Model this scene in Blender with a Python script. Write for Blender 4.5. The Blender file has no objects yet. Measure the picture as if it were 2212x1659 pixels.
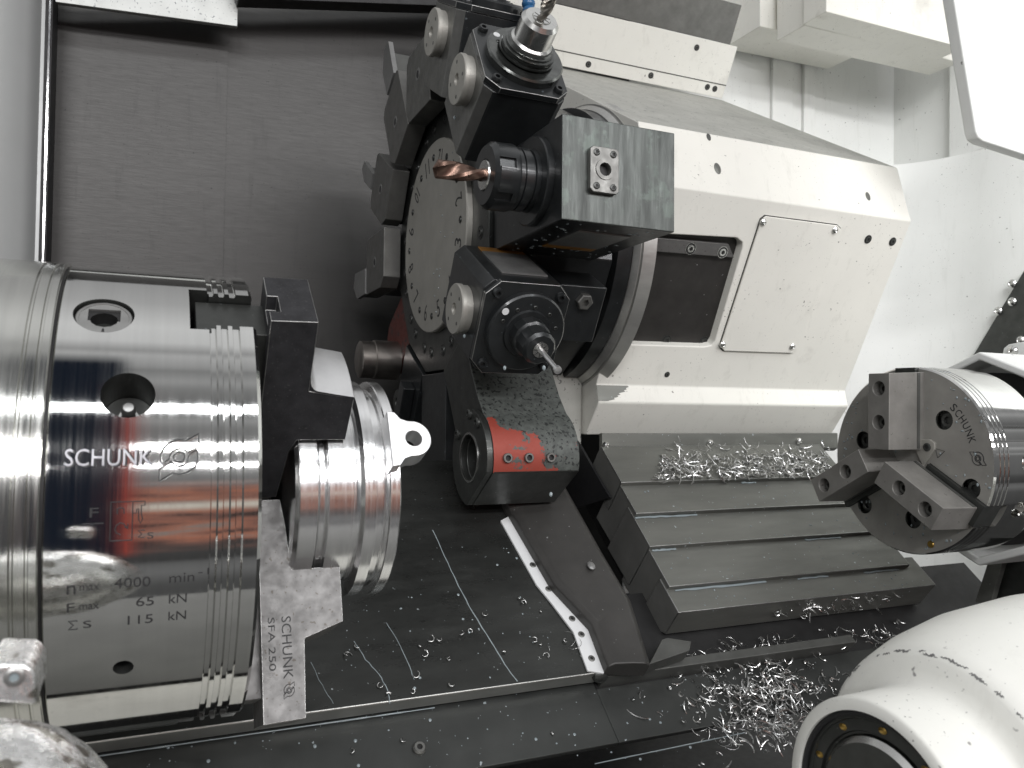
import bpy, bmesh, math, random
from mathutils import Vector, Matrix
R_ = math.radians
SC = bpy.context.scene
COL = SC.collection
S = 0.001                      # everything below is written in millimetres
random.seed(7)

# ------------------------------------------------------------------ camera
FPX, CX, CY = 1766.0, 1106.0, 829.5      # focal length and centre in a 2212 x 1659 frame
ax = Vector((3994, 101, 1766)).normalized()
a_ = -(ax[1] * 25 + ax[2] * 1766) / ax[0]
ay = Vector((a_, 25, 1766)).normalized()
az = ax.cross(ay)
if az[1] > 0: az = -az
cam = bpy.data.cameras.new('camera'); cam_o = bpy.data.objects.new('camera', cam); COL.objects.link(cam_o)
cam.sensor_width = 36.0; cam.lens = 36.0 * FPX / 2212
cam.dof.use_dof = True; cam.dof.focus_distance = 0.66; cam.dof.aperture_fstop = 20
cam.clip_start = 0.02; cam.clip_end = 50
right = Vector((ax[0], ay[0], az[0])); down = Vector((ax[1], ay[1], az[1])); fwd = Vector((ax[2], ay[2], az[2]))
cam_o.matrix_world = Matrix(((right[0], -down[0], -fwd[0], 0), (right[1], -down[1], -fwd[1], 0), (right[2], -down[2], -fwd[2], 0), (0, 0, 0, 1)))
SC.camera = cam_o

def ray(px, py):
    return right * (px - CX) + down * (py - CY) + fwd * FPX
def on(px, py, n, d):
    r = ray(px, py); n = Vector(n); return r * (d / n.dot(r))
def PX(px, py, v): return on(px, py, (1, 0, 0), v)
def PY(px, py, v): return on(px, py, (0, 1, 0), v)
def PZ(px, py, v): return on(px, py, (0, 0, 1), v)

# ------------------------------------------------------------------ world, lamps, exposure
W = bpy.data.worlds.new('World'); SC.world = W; W.use_nodes = True
wn, wl = W.node_tree.nodes, W.node_tree.links
wn.clear()
wo = wn.new('ShaderNodeOutputWorld'); bg = wn.new('ShaderNodeBackground'); wl.new(bg.outputs[0], wo.inputs[0])
tc = wn.new('ShaderNodeTexCoord'); sp = wn.new('ShaderNodeSeparateXYZ'); wl.new(tc.outputs['Generated'], sp.inputs[0])
def wm(op, a, b=None, c=None):
    n = wn.new('ShaderNodeMath'); n.operation = op
    for i, v in enumerate((a, b, c)):
        if v is None: continue
        if isinstance(v, (int, float)): n.inputs[i].default_value = v
        else: wl.new(v, n.inputs[i])
    return n.outputs[0]
def wramp(fac, stops, interp='LINEAR'):
    r = wn.new('ShaderNodeValToRGB'); r.color_ramp.interpolation = interp
    e = r.color_ramp.elements
    while len(e) < len(stops): e.new(0.5)
    for el, (p, c) in zip(e, stops):
        el.position = p; el.color = (*c, 1)
    wl.new(fac, r.inputs[0]); return r.outputs[0]
elev = wm('ARCTAN2', sp.outputs[2], wm('MULTIPLY', sp.outputs[1], -1.0))     # 0 straight out of the door, pi/2 overhead
e01 = wm('ADD', wm('DIVIDE', elev, 2 * math.pi), 0.5)
def dg(d): return 0.5 + d / 360.0
_w = [(-180, .10), (-95, .07), (-60, .06), (-37, .10), (-31, .20), (-27, .17), (-25.5, .06), (-18, .09), (-14, .15), (8, .19), (10, .42), (11.5, .20), (15, .34),
      (17, .50), (18.5, .26), (25, .34), (27, .20), (36, .26), (40, .42), (43, .22), (47, .16), (56, .30), (60, .46), (66, .30), (68, .44), (75, .62), (77, .40), (83, .80), (93, .86), (112, .55), (180, .13)]
hall = wramp(e01, [(dg(d), (v * .985, v * .99, v)) for d, v in _w])
# the hall in front of the open door: someone in navy stands a little to the left, a red machine behind
azi = wm('DIVIDE', sp.outputs[0], wm('MAXIMUM', wm('SQRT', wm('ADD', wm('MULTIPLY', sp.outputs[1], sp.outputs[1]), wm('MULTIPLY', sp.outputs[2], sp.outputs[2]))), 0.001))
def band(v, lo, hi, s=0.004):
    a = wn.new('ShaderNodeMapRange'); a.inputs[1].default_value = lo - s; a.inputs[2].default_value = lo + s; wl.new(v, a.inputs[0])
    b = wn.new('ShaderNodeMapRange'); b.inputs[1].default_value = hi - s; b.inputs[2].default_value = hi + s; wl.new(v, b.inputs[0])
    return wm('SUBTRACT', a.outputs[0], b.outputs[0])
def wmix(f, a, b):
    m = wn.new('ShaderNodeMix'); m.data_type = 'RGBA'; wl.new(f, m.inputs[0])
    for i, v in ((6, a), (7, b)):
        if isinstance(v, tuple): m.inputs[i].default_value = (*v, 1)
        else: wl.new(v, m.inputs[i])
    return m.outputs[2]
nz = wn.new('ShaderNodeTexNoise'); nz.inputs['Scale'].default_value = 5.0; nz.inputs['Detail'].default_value = 4; mpw = wn.new('ShaderNodeMapping'); mpw.inputs['Scale'].default_value = (2.2, 1, 3.2); wl.new(tc.outputs['Generated'], mpw.inputs[0]); wl.new(mpw.outputs[0], nz.inputs['Vector'])
red_machine = wramp(nz.outputs['Fac'], [(.36, (.05, .045, .045)), (.47, (.30, .15, .12)), (.56, (.50, .20, .13)), (.66, (.30, .26, .24))])
c1 = wmix(wm('MULTIPLY', band(elev, R_(-19), R_(9), .05), band(azi, -.022, .6, .012)), hall, red_machine)
c2 = wmix(wm('MULTIPLY', band(elev, R_(-22), R_(58), .03), band(azi, -.028, -.014)), c1, (.45, .08, .06))
c3 = wmix(wm('MULTIPLY', band(elev, R_(-24), R_(72), .05), band(azi, -.135, -.026, .006)), c2, (.012, .017, .028))
c4 = wmix(wm('MULTIPLY', band(elev, R_(-2), R_(1), .02), band(azi, -.01, .5, .01)), c3, (.75, .70, .62))
wl.new(c4, bg.inputs[0]); bg.inputs[1].default_value = 0.92

def area(name, loc, target, sx, sy, energy, col=(1, 1, 1)):
    l = bpy.data.lights.new(name, 'AREA'); l.shape = 'RECTANGLE'; l.size = sx; l.size_y = sy; l.energy = energy; l.color = col
    o = bpy.data.objects.new(name, l); COL.objects.link(o); o.location = Vector(loc) * S
    d = (Vector(target) - Vector(loc)) * S
    q = d.to_track_quat('-Z', 'Y'); o.rotation_euler = q.to_euler(); return o
area('hall_tube_lamp', (1180, -1900, 1150), (1180, 300, -170), 2.4, 0.14, 29, (1, .99, 1))
area('hall_tube_lamp', (1180, -2300, 860), (1180, 300, -90), 2.4, 0.06, 12, (1, .98, 1))
area('hall_tube_lamp', (-960, -1900, 1150), (-960, 300, -170), 1.2, 0.16, 27, (1, .99, 1))
area('hall_tube_lamp', (-960, -2300, 860), (-960, 300, -90), 1.2, 0.07, 11, (1, .98, 1))
area('hall_tube_lamp', (250, -1500, 1950), (300, 700, 0), 2.4, 0.20, 17, (.96, .98, 1))
cl_ = area('cabin_side_lamp', (960, 250, 640), (1268, 680, 160), 0.34, 0.25, 2.3, (1, 1, 1)); cl_.data.spread = R_(110)
SC.view_settings.view_transform = 'Standard'; SC.view_settings.look = 'None'
SC.view_settings.exposure = 0.0; SC.view_settings.gamma = 1.0; SC.view_settings.use_curve_mapping = False
SC.render.engine = 'CYCLES'; SC.cycles.use_denoising = True; SC.cycles.max_bounces = 8

# ------------------------------------------------------------------ materials
M = {}
def mat(name, col, metal=0.0, rough=0.5, var=0.12, vs=40, bump=0.05, bs=300, speck=None, streak=None, coat=0.0, spec=0.5, rvar=0.1, blotch=None, grime=None):
    m = bpy.data.materials.new(name); m.use_nodes = True
    n, l = m.node_tree.nodes, m.node_tree.links
    b = n['Principled BSDF']; b.inputs['Metallic'].default_value = metal
    b.inputs['Coat Weight'].default_value = coat; b.inputs['Coat Roughness'].default_value = 0.12
    b.inputs['Specular IOR Level'].default_value = spec
    t = n.new('ShaderNodeTexCoord')
    def noise(scale, stretch=None, detail=4, rough_=.6):
        v = t.outputs['Object']
        if stretch:
            mp = n.new('ShaderNodeMapping'); mp.inputs['Scale'].default_value = stretch; l.new(v, mp.inputs[0]); v = mp.outputs[0]
        x = n.new('ShaderNodeTexNoise'); x.inputs['Scale'].default_value = scale; x.inputs['Detail'].default_value = detail; x.inputs['Roughness'].default_value = rough_
        l.new(v, x.inputs['Vector']); return x.outputs['Fac']
    def ramp(f, lo, hi):
        r = n.new('ShaderNodeMapRange'); r.inputs[1].default_value = lo; r.inputs[2].default_value = hi; l.new(f, r.inputs[0]); return r.outputs[0]
    def mix(f, a, c2):
        x = n.new('ShaderNodeMix'); x.data_type = 'RGBA'; l.new(f, x.inputs[0])
        for i, v in ((6, a), (7, c2)):
            if isinstance(v, tuple): x.inputs[i].default_value = (*v, 1)
            else: l.new(v, x.inputs[i])
        return x.outputs[2]
    f = noise(vs, streak)
    c = mix(ramp(f, .3, .7), tuple(max(0, k * (1 - var)) for k in col), tuple(min(1, k * (1 + var)) for k in col))
    if blotch:                                   # (colour, scale, threshold)
        c = mix(ramp(noise(blotch[1], None, 6, .65), blotch[2], blotch[2] + .08), c, blotch[0])
    if speck:                                    # (colour, scale, threshold)
        c = mix(ramp(noise(speck[1], None, 2, .5), speck[2], speck[2] + .03), c, speck[0])
    if grime:                                    # (colour, amount): runs, fine grit and small scratches
        g1 = ramp(noise(30, (2.5, 2.5, .35), 7, .7), .56, .80); g2 = ramp(noise(420, None, 2, .5), .70, .74); g3 = ramp(noise(700, (.12, 1, 1), 3, .6), .70, .73)
        g4 = ramp(noise(14, None, 5, .6), .42, .62)
        mu = n.new('ShaderNodeMath'); mu.operation = 'MULTIPLY'; l.new(g2, mu.inputs[0]); l.new(g4, mu.inputs[1])
        m3 = n.new('ShaderNodeMath'); m3.operation = 'MULTIPLY'; l.new(g3, m3.inputs[0]); m3.inputs[1].default_value = .35
        m1 = n.new('ShaderNodeMath'); m1.operation = 'MULTIPLY'; l.new(g1, m1.inputs[0]); m1.inputs[1].default_value = grime[1]
        c = mix(m1.outputs[0], c, grime[0]); c = mix(m3.outputs[0], c, grime[0]); c = mix(mu.outputs[0], c, tuple(k * .35 for k in grime[0]))
    l.new(c, b.inputs['Base Color'])
    rr = n.new('ShaderNodeMapRange'); rr.inputs[1].default_value = .3; rr.inputs[2].default_value = .7
    rr.inputs[3].default_value = max(.02, rough * (1 - rvar)); rr.inputs[4].default_value = min(1, rough * (1 + rvar) + rvar * .1)
    l.new(noise(vs * 2.3, streak), rr.inputs[0]); l.new(rr.outputs[0], b.inputs['Roughness'])
    if bump:
        bp = n.new('ShaderNodeBump'); bp.inputs['Strength'].default_value = bump; bp.inputs['Distance'].default_value = .0006
        l.new(noise(bs, streak, 3), bp.inputs['Height']); l.new(bp.outputs[0], b.inputs['Normal'])
    M[name] = m; return m
mat('chuck_steel', (.64, .64, .625), 1, .055, .04, 30, .004, 220, streak=(6, .15, .15), rvar=.25)
mat('flange_steel', (.60, .60, .57), 1, .15, .06, 30, .02, 240, streak=(6, .2, .2), rvar=.25)
mat('engraving', (.035, .035, .036), .2, .55, .1, 50, 0, spec=.3)
mat('ring_steel', (.50, .50, .48), .75, .36, .08, 40, .03, 300, streak=(.3, 4, 4))
mat('small_jaw', (.27, .262, .245), .45, .42, .12, 60, .05, 500, speck=((.16, .15, .14), 300, .70))
mat('small_face', (.33, .322, .30), .4, .40, .10, 50, .03, 300)
mat('bright_steel', (.66, .66, .64), 1, .24, .08, 60, .04, 300)
mat('turned_face', (.80, .80, .80), .9, .36, .05, 60, .05, 300)
mat('aluminium', (.90, .90, .90), 1, .19, .04, 40, .02, 260, streak=(7, .2, .2), rvar=.3)
mat('chip_metal', (.62, .62, .61), 1, .27, .5, 130, 0)
mat('black_jaw', (.024, .024, .026), 0, .62, .3, 120, .12, 900, speck=((.06, .06, .06), 900, .68), spec=.25)
mat('grey_jaw', (.175, .172, .168), .75, .5, .06, 60, .10, 700, speck=((.12, .11, .10), 420, .66), rvar=.2)
mat('dark_steel', (.075, .078, .074), .8, .42, .2, 60, .06, 500, speck=((.16, .17, .17), 300, .72), coat=.15)
mat('black_oxide', (.020, .022, .023), .3, .33, .3, 50, .05, 400, speck=((.12, .14, .15), 210, .73), coat=.35)
mat('holder_grey', (.20, .20, .19), .8, .42, .15, 60, .06, 500, rvar=.2)
mat('stained_oxide', (.092, .101, .095), .45, .40, .34, 26, .08, 300, blotch=((.115, .135, .122), 60, .54), streak=(5, 1.5, .5), rvar=.2)
mat('holder_mid', (.15, .148, .14), .6, .45, .12, 60, .05, 400)
mat('disc_steel', (.42, .41, .375), .6, .48, .07, 40, .03, 300)
mat('stainless', (.070, .069, .067), .9, .47, .035, 70, .012, 200, streak=(.35, 1, 7), rvar=.08, grime=((.045, .045, .044), .5))
mat('stainless_panel', (.60, .615, .605), .1, .32, .04, 8, .02, 100)
mat('splash_plate', (.50, .51, .49), .5, .45, .06, 20, .02, 300, speck=((.16, .17, .18), 330, .66))
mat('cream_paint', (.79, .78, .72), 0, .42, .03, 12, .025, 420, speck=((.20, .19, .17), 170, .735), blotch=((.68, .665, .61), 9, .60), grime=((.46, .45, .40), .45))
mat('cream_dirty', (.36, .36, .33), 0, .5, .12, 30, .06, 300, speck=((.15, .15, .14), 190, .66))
mat('white_paint', (.74, .75, .73), 0, .45, .03, 8, .02, 300, speck=((.25, .25, .24), 150, .74), grime=((.52, .53, .50), .40))
mat('cast_paint', (.80, .80, .75), 0, .48, .03, 20, .14, 260, speck=((.30, .29, .28), 120, .715), grime=((.55, .54, .50), .35))
mat('cover_steel', (.17, .173, .158), .55, .44, .14, 16, .05, 300, streak=(.6, 3, 3), speck=((.45, .50, .52), 260, .725), rvar=.2)
mat('side_steel', (.115, .117, .11), .6, .48, .2, 30, .05, 400)
mat('bent_steel', (.052, .050, .047), .3, .42, .2, 22, .05, 350, speck=((.3, .3, .3), 230, .735))
mat('floor_steel', (.052, .054, .051), .65, .31, .22, 16, .04, 240, streak=(.8, 2.5, 2.5), speck=((.42, .46, .47), 260, .735), rvar=.3)
mat('tray_steel', (.064, .067, .064), .6, .42, .18, 14, .04, 240, speck=((.45, .50, .52), 240, .725), rvar=.3)
mat('ledge_steel', (.42, .42, .40), .9, .33, .12, 30, .04, 300)
mat('sill_grey', (.16, .16, .15), 0, .5, .15, 12, .03, 300)
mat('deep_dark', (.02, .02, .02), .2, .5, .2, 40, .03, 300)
mat('edge_highlight', (.42, .42, .41), 1, .35, .2, 120, .03, 300)  # bright metal tone that paints highlights along rubbed edges
mat('screw_grey', (.36, .36, .35), .8, .38, .12, 90, .05, 500)
mat('recess_dark', (.030, .028, .026), .2, .5, .2, 60, .05, 400, speck=((.3, .3, .3), 200, .74))
mat('skirt_steel', (.17, .17, .16), .3, .5, .15, 30, .04, 300)
mat('wet_oxide', (.10, .105, .10), .85, .2, .35, 90, .25, 160, coat=.5)
mat('engraved_grey', (.20, .20, .21), .95, .30, .1, 60, .02, 300)
mat('rubber', (.012, .012, .013), 0, .6, .1, 40, .03, 400)
mat('chrome', (.75, .75, .75), 1, .12, .03, 40, 0)
mat('white_plastic', (.72, .73, .73), 0, .4, .04, 30, .02, 300)
mat('copper_coat', (.20, .128, .10), .9, .30, .12, 200, .03, 600)
mat('carbide', (.30, .28, .25), 1, .3, .15, 120, .03, 600)
mat('bronze_bar', (.38, .35, .325), 1, .36, .1, 50, .04, 400)
mat('blue_plastic', (.015, .10, .24), 0, .35, .1, 60, 0, coat=.3)
mat('orange_label', (.32, .15, .03), 0, .45, .1, 60, 0)
mat('grey_label', (.24, .24, .235), .5, .4, .1, 80, .03, 400)
mat('coolant', (.27, .315, .33), 0, .12, .05, 60, 0, spec=.6, coat=.4)
mat('brass', (.55, .36, .10), 1, .3, .1, 60, 0)
mat('chip_coated', (.86, .86, .84), .8, .26, .18, 150, .9, 260, speck=((.28, .27, .24), 110, .60), rvar=.4)
mat('red_dark', (.10, .022, .016), 0, .5, .4, 90, .08, 400, blotch=((.02, .02, .02), 90, .52))
def red_worn():
    m = mat('red_worn', (.085, .093, .086), .2, .55, .3, 160, .12, 700, speck=((.022, .024, .023), 300, .58))
    n, l = m.node_tree.nodes, m.node_tree.links
    b = n['Principled BSDF']; old = b.inputs['Base Color'].links[0].from_socket
    t = n.new('ShaderNodeTexCoord'); s = n.new('ShaderNodeSeparateXYZ'); l.new(t.outputs['Object'], s.inputs[0])
    no = n.new('ShaderNodeTexNoise'); no.inputs['Scale'].default_value = 38; no.inputs['Detail'].default_value = 10; no.inputs['Roughness'].default_value = .7
    l.new(t.outputs['Object'], no.inputs['Vector'])
    # paint survives on the left half of the boss: object origin sits at its left end
    g = n.new('ShaderNodeMapRange'); g.inputs[1].default_value = .028; g.inputs[2].default_value = .082; g.inputs[3].default_value = .14; g.inputs[4].default_value = -.02; l.new(s.outputs[0], g.inputs[0])
    gz = n.new('ShaderNodeMapRange'); gz.inputs[1].default_value = .062; gz.inputs[2].default_value = .086; gz.inputs[3].default_value = 0; gz.inputs[4].default_value = -.5; l.new(s.outputs[2], gz.inputs[0])
    a = n.new('ShaderNodeMath'); a.operation = 'ADD'; l.new(no.outputs['Fac'], a.inputs[0]); l.new(g.outputs[0], a.inputs[1])
    a2 = n.new('ShaderNodeMath'); a2.operation = 'ADD'; l.new(a.outputs[0], a2.inputs[0]); l.new(gz.outputs[0], a2.inputs[1])
    def mr(i, o, sock):
        q = n.new('ShaderNodeMapRange'); q.inputs[1].default_value, q.inputs[2].default_value = i; q.inputs[3].default_value, q.inputs[4].default_value = o; l.new(sock, q.inputs[0]); return q.outputs[0]
    def add(a_, b_):
        q = n.new('ShaderNodeMath'); q.operation = 'ADD'; l.new(a_, q.inputs[0]); l.new(b_, q.inputs[1]); return q
    a2 = add(add(a2.outputs[0], mr((.006, .016), (.24, 0), s.outputs[0])).outputs[0], mr((.020, .034), (.10, 0), s.outputs[2]))
    no2 = n.new('ShaderNodeTexNoise'); no2.inputs['Scale'].default_value = 240; no2.inputs['Detail'].default_value = 3; l.new(t.outputs['Object'], no2.inputs['Vector'])
    a2 = add(a2.outputs[0], mr((.3, .7), (-.05, .05), no2.outputs['Fac']))
    r = n.new('ShaderNodeMapRange'); r.inputs[1].default_value = .560; r.inputs[2].default_value = .580; l.new(a2.outputs[0], r.inputs[0])
    x = n.new('ShaderNodeMix'); x.data_type = 'RGBA'; l.new(r.outputs[0], x.inputs[0]); l.new(old, x.inputs[6]); x.inputs[7].default_value = (.30, .052, .034, 1)
    l.new(x.outputs[2], b.inputs['Base Color'])
red_worn()

# ------------------------------------------------------------------ mesh builder
class MB:
    def __init__(s): s.v, s.f = [], []
    def add(s, vs, fs):
        o = len(s.v); s.v += [Vector(v) for v in vs]; s.f += [tuple(i + o for i in f) for f in fs]; return s
    def hexa(s, fn, a0, a1, b0, b1, c0, c1):
        vs = [fn(a, b, c) for a in (a0, a1) for b in (b0, b1) for c in (c0, c1)]
        return s.add(vs, [(0, 1, 3, 2), (4, 6, 7, 5), (0, 4, 5, 1), (2, 3, 7, 6), (0, 2, 6, 4), (1, 5, 7, 3)])
    def prism(s, fn, poly, c0, c1):
        n = len(poly)
        vs = [fn(a, b, c0) for a, b in poly] + [fn(a, b, c1) for a, b in poly]
        return s.add(vs, [tuple(range(n)), tuple(range(2 * n - 1, n - 1, -1))] + [(i, (i + 1) % n, n + (i + 1) % n, n + i) for i in range(n)])
    def slab(s, pts, off):                       # polygon in space thickened by a vector
        n = len(pts); off = Vector(off); pts = [Vector(p) for p in pts]
        return s.add(pts + [p + off for p in pts], [tuple(range(n)), tuple(range(2 * n - 1, n - 1, -1))] + [(i, (i + 1) % n, n + (i + 1) % n, n + i) for i in range(n)])
    def lathe(s, prof, fn, n=64, closed=False):  # fn(x, r cos, r sin); profile of (x, r); ends capped
        rings = []; o = len(s.v)
        for x, r in prof:
            s.v += [Vector(fn(x, r * math.cos(2 * math.pi * k / n), r * math.sin(2 * math.pi * k / n))) for k in range(n)]
        m = len(prof)
        for i in range(m - 1 + (1 if closed else 0)):
            j = (i + 1) % m
            for k in range(n):
                s.f.append((o + i * n + k, o + i * n + (k + 1) % n, o + j * n + (k + 1) % n, o + j * n + k))
        if not closed:
            s.f.append(tuple(o + k for k in range(n))); s.f.append(tuple(o + (m - 1) * n + k for k in range(n - 1, -1, -1)))
        return s
    def cyl(s, p0, p1, r0, r1=None, n=24):
        p0, p1 = Vector(p0), Vector(p1); d = (p1 - p0); L = d.length; d.normalize(); u = d.orthogonal().normalized(); w = d.cross(u)
        return s.lathe([(0, r0), (L, r0 if r1 is None else r1)], lambda x, a, b: p0 + d * x + u * a + w * b, n)
    def tube(s, pts, r, n=6, flat=1.0, nrm=None):
        pts = [Vector(p) for p in pts]; o = len(s.v); m = len(pts); pu = None
        for i, p in enumerate(pts):
            d = (pts[min(i + 1, m - 1)] - pts[max(i - 1, 0)]).normalized()
            if nrm is not None: u = Vector(nrm[i] if isinstance(nrm, list) else nrm); u = (u - d * u.dot(d)).normalized()
            elif pu is None: u = d.orthogonal().normalized()
            else: u = (pu - d * pu.dot(d)).normalized()
            pu = u; w = d.cross(u); rr = r[i] if isinstance(r, (list, tuple)) else r
            s.v += [p + u * (rr * flat * math.cos(2 * math.pi * k / n)) + w * (rr * math.sin(2 * math.pi * k / n)) for k in range(n)]
        for i in range(m - 1):
            for k in range(n): s.f.append((o + i * n + k, o + i * n + (k + 1) % n, o + (i + 1) * n + (k + 1) % n, o + (i + 1) * n + k))
        s.f.append(tuple(o + k for k in range(n))); s.f.append(tuple(o + (m - 1) * n + k for k in range(n - 1, -1, -1)))
        return s
    def blob(s, c, rx, ry, rz, axes=None, nu=8, nv=5):
        c = Vector(c); X, Y, Z = axes or (Vector((1, 0, 0)), Vector((0, 1, 0)), Vector((0, 0, 1)))
        o = len(s.v); s.v.append(c - Z * rz)
        for j in range(1, nv):
            t = math.pi * j / nv - math.pi / 2
            for k in range(nu):
                p = 2 * math.pi * k / nu
                s.v.append(c + X * (rx * math.cos(t) * math.cos(p)) + Y * (ry * math.cos(t) * math.sin(p)) + Z * (rz * math.sin(t)))
        s.v.append(c + Z * rz); top = len(s.v) - 1
        for k in range(nu):
            s.f.append((o, o + 1 + (k + 1) % nu, o + 1 + k))
            for j in range(nv - 2):
                a = o + 1 + j * nu
                s.f.append((a + k, a + (k + 1) % nu, a + nu + (k + 1) % nu, a + nu + k))
            a = o + 1 + (nv - 2) * nu; s.f.append((a + k, a + (k + 1) % nu, top))
        return s
    def mesh(s, name, org):
        me = bpy.data.meshes.new(name)
        me.from_pydata([(v - org) * S for v in s.v], [], s.f); me.update()
        bm = bmesh.new(); bm.from_mesh(me); bmesh.ops.recalc_face_normals(bm, faces=bm.faces); bm.to_mesh(me); bm.free(); return me

def build(mb, name, material, parent=None, bevel=0, seg=2, cuts=(), angle=32, org=None, cylfix=None, facemat=None, edge_mat=None):
    """one mesh object; parent is an Empty (or mesh) whose origin is kept in o['mm']"""
    lo = Vector((min(v[i] for v in mb.v) for i in range(3))); hi = Vector((max(v[i] for v in mb.v) for i in range(3)))
    if org is None:
        org = Vector(parent_org[parent.name]) if parent else Vector(((lo[0] + hi[0]) / 2, (lo[1] + hi[1]) / 2, lo[2]))
    org = Vector(org)
    me = mb.mesh(name, org)
    if cuts:
        o = bpy.data.objects.new('tmp', me); COL.objects.link(o); tmp = []
        for c in cuts:
            co = bpy.data.objects.new('tmpc', c.mesh('tmpc', org)); COL.objects.link(co); tmp.append(co)
            md = o.modifiers.new('b', 'BOOLEAN'); md.operation = 'DIFFERENCE'; md.solver = 'EXACT'; md.object = co
        dg_ = bpy.context.evaluated_depsgraph_get()
        me2 = bpy.data.meshes.new_from_object(o.evaluated_get(dg_)); 
        for t in tmp + [o]: bpy.data.objects.remove(t)
        me = me2; me.name = name
    if bevel:
        bm = bmesh.new(); bm.from_mesh(me)
        es = [e for e in bm.edges if len(e.link_faces) == 2 and e.calc_face_angle(0) > R_(28)]
        bv = bmesh.ops.bevel(bm, geom=es, offset=bevel * S, segments=seg, profile=.5, affect='EDGES', clamp_overlap=True)
        bm.faces.index_update(); worn = {f_.index for f_ in bv['faces']}  # bevel faces that take the painted edge highlight
        bm.to_mesh(me); bm.free()
    me.materials.clear()
    for mm in (material if isinstance(material, list) else [material]): me.materials.append(M[mm])
    if facemat:
        for p in me.polygons: p.material_index = facemat(p.center / S + org, p.normal)
    if edge_mat and bevel:                           # edge highlights painted as bright, rubbed metal on the bevel faces
        me.materials.append(M[edge_mat]); wi = len(me.materials) - 1
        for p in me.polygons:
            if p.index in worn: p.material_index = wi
    for p in me.polygons: p.use_smooth = True
    me.set_sharp_from_angle(angle=R_(angle))
    if bevel and not cylfix:                     # large faces keep their own normal, only the bevel is rounded
        acc = [Vector((0, 0, 0)) for _ in me.vertices]
        for p in me.polygons:
            for v in p.vertices: acc[v] += p.normal * (p.area ** 1.0)
        ns = [None] * len(me.loops); lim = math.cos(R_(58))
        for p in me.polygons:
            for li in p.loop_indices:
                a = acc[me.loops[li].vertex_index]; a = a.normalized() if a.length > 0 else p.normal
                ns[li] = a if a.dot(p.normal) > lim else p.normal.copy()
        me.normals_split_custom_set(ns)
    if cylfix:                                   # exact normals on turned surfaces (axis along x)
        cy, cz = cylfix; ns = [None] * len(me.loops)
        for p in me.polygons:
            c = p.center / S + org; rad = Vector((0, c[1] - cy, c[2] - cz)); q = rad.normalized() if rad.length > 1 else rad
            turned = abs(p.normal[0]) < .02 and abs(p.normal.dot(q)) > .994
            sg = 1 if p.normal.dot(q) > 0 else -1
            for li in p.loop_indices:
                if turned:
                    v = me.vertices[me.loops[li].vertex_index].co / S + org
                    ns[li] = (Vector((0, v[1] - cy, v[2] - cz)) * sg).normalized()
                else: ns[li] = p.normal.copy()
        me.normals_split_custom_set(ns)
    o = bpy.data.objects.new(name, me); COL.objects.link(o)
    if parent:
        o.parent = parent; o.location = (org - Vector(parent_org[parent.name])) * S
    else: o.location = org * S
    parent_org[o.name] = tuple(org)
    return o
parent_org = {}
def tag(o, label, cat, group=None):
    o['label'] = label; o['category'] = cat
    if group: o['group'] = group
    return o
def thing(name, label, cat, loc, group=None):
    o = bpy.data.objects.new(name, None); COL.objects.link(o); o.empty_display_size = .02
    o.location = Vector(loc) * S; parent_org[o.name] = tuple(loc); return tag(o, label, cat, group)
def struct(o): o['kind'] = 'structure'; return o
def ident(x, y, z): return Vector((x, y, z))
def yz(a, b, c): return Vector((c, a, b))        # profile in (Y, Z), swept along X

def station(cx, cy, cz):
    def make(phi):
        r = Vector((0, -math.cos(R_(phi)), math.sin(R_(phi)))); t = Vector((0, math.sin(R_(phi)), math.cos(R_(phi)))); c = Vector((0, cy, cz))
        return lambda x, rr, tt: c + Vector((x, 0, 0)) + r * rr + t * tt
    return make
CKY, CKZ = 518.0, -56.0
ck = station(0, CKY, CKZ)
TY, TZ = 857.0, 180.0
tu = station(0, TY, TZ)
SY, SZ = 518.0, -46.0
sk = station(0, SY, SZ)

# lettering as real raised or sunk-looking metal: font outline -> mesh -> mapped onto a surface
def glyphs(text, w, h=None, depth=.18):
    cu = bpy.data.curves.new('t', 'FONT'); cu.body = text; cu.size = 1; cu.resolution_u = 3; cu.extrude = 0
    o = bpy.data.objects.new('t', cu); COL.objects.link(o)
    me = bpy.data.meshes.new_from_object(o.evaluated_get(bpy.context.evaluated_depsgraph_get()))
    bpy.data.objects.remove(o); bpy.data.curves.remove(cu)
    bm = bmesh.new(); bm.from_mesh(me); bmesh.ops.remove_doubles(bm, verts=bm.verts, dist=1e-5)
    r = bmesh.ops.extrude_face_region(bm, geom=bm.faces[:])
    up = [g for g in r['geom'] if isinstance(g, bmesh.types.BMVert)]
    xs = [v.co.x for v in bm.verts]; ys = [v.co.y for v in bm.verts]
    x0, x1, y0, y1 = min(xs), max(xs), min(ys), max(ys); k = w / (x1 - x0); ky = (h / (y1 - y0)) if h else k
    ups = set(up); bm.verts.index_update()
    vs = [((v.co.x - x0) * k, (v.co.y - y0) * ky, depth if v in ups else -.3) for v in bm.verts]
    fs = [tuple(v.index for v in f.verts) for f in bm.faces]
    bm.free(); bpy.data.meshes.remove(me); return vs, fs
def write(mb, text, fn, w, h=None, depth=.18):
    vs, fs = glyphs(text, w, h, depth); mb.add([fn(*v) for v in vs], fs)
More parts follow.
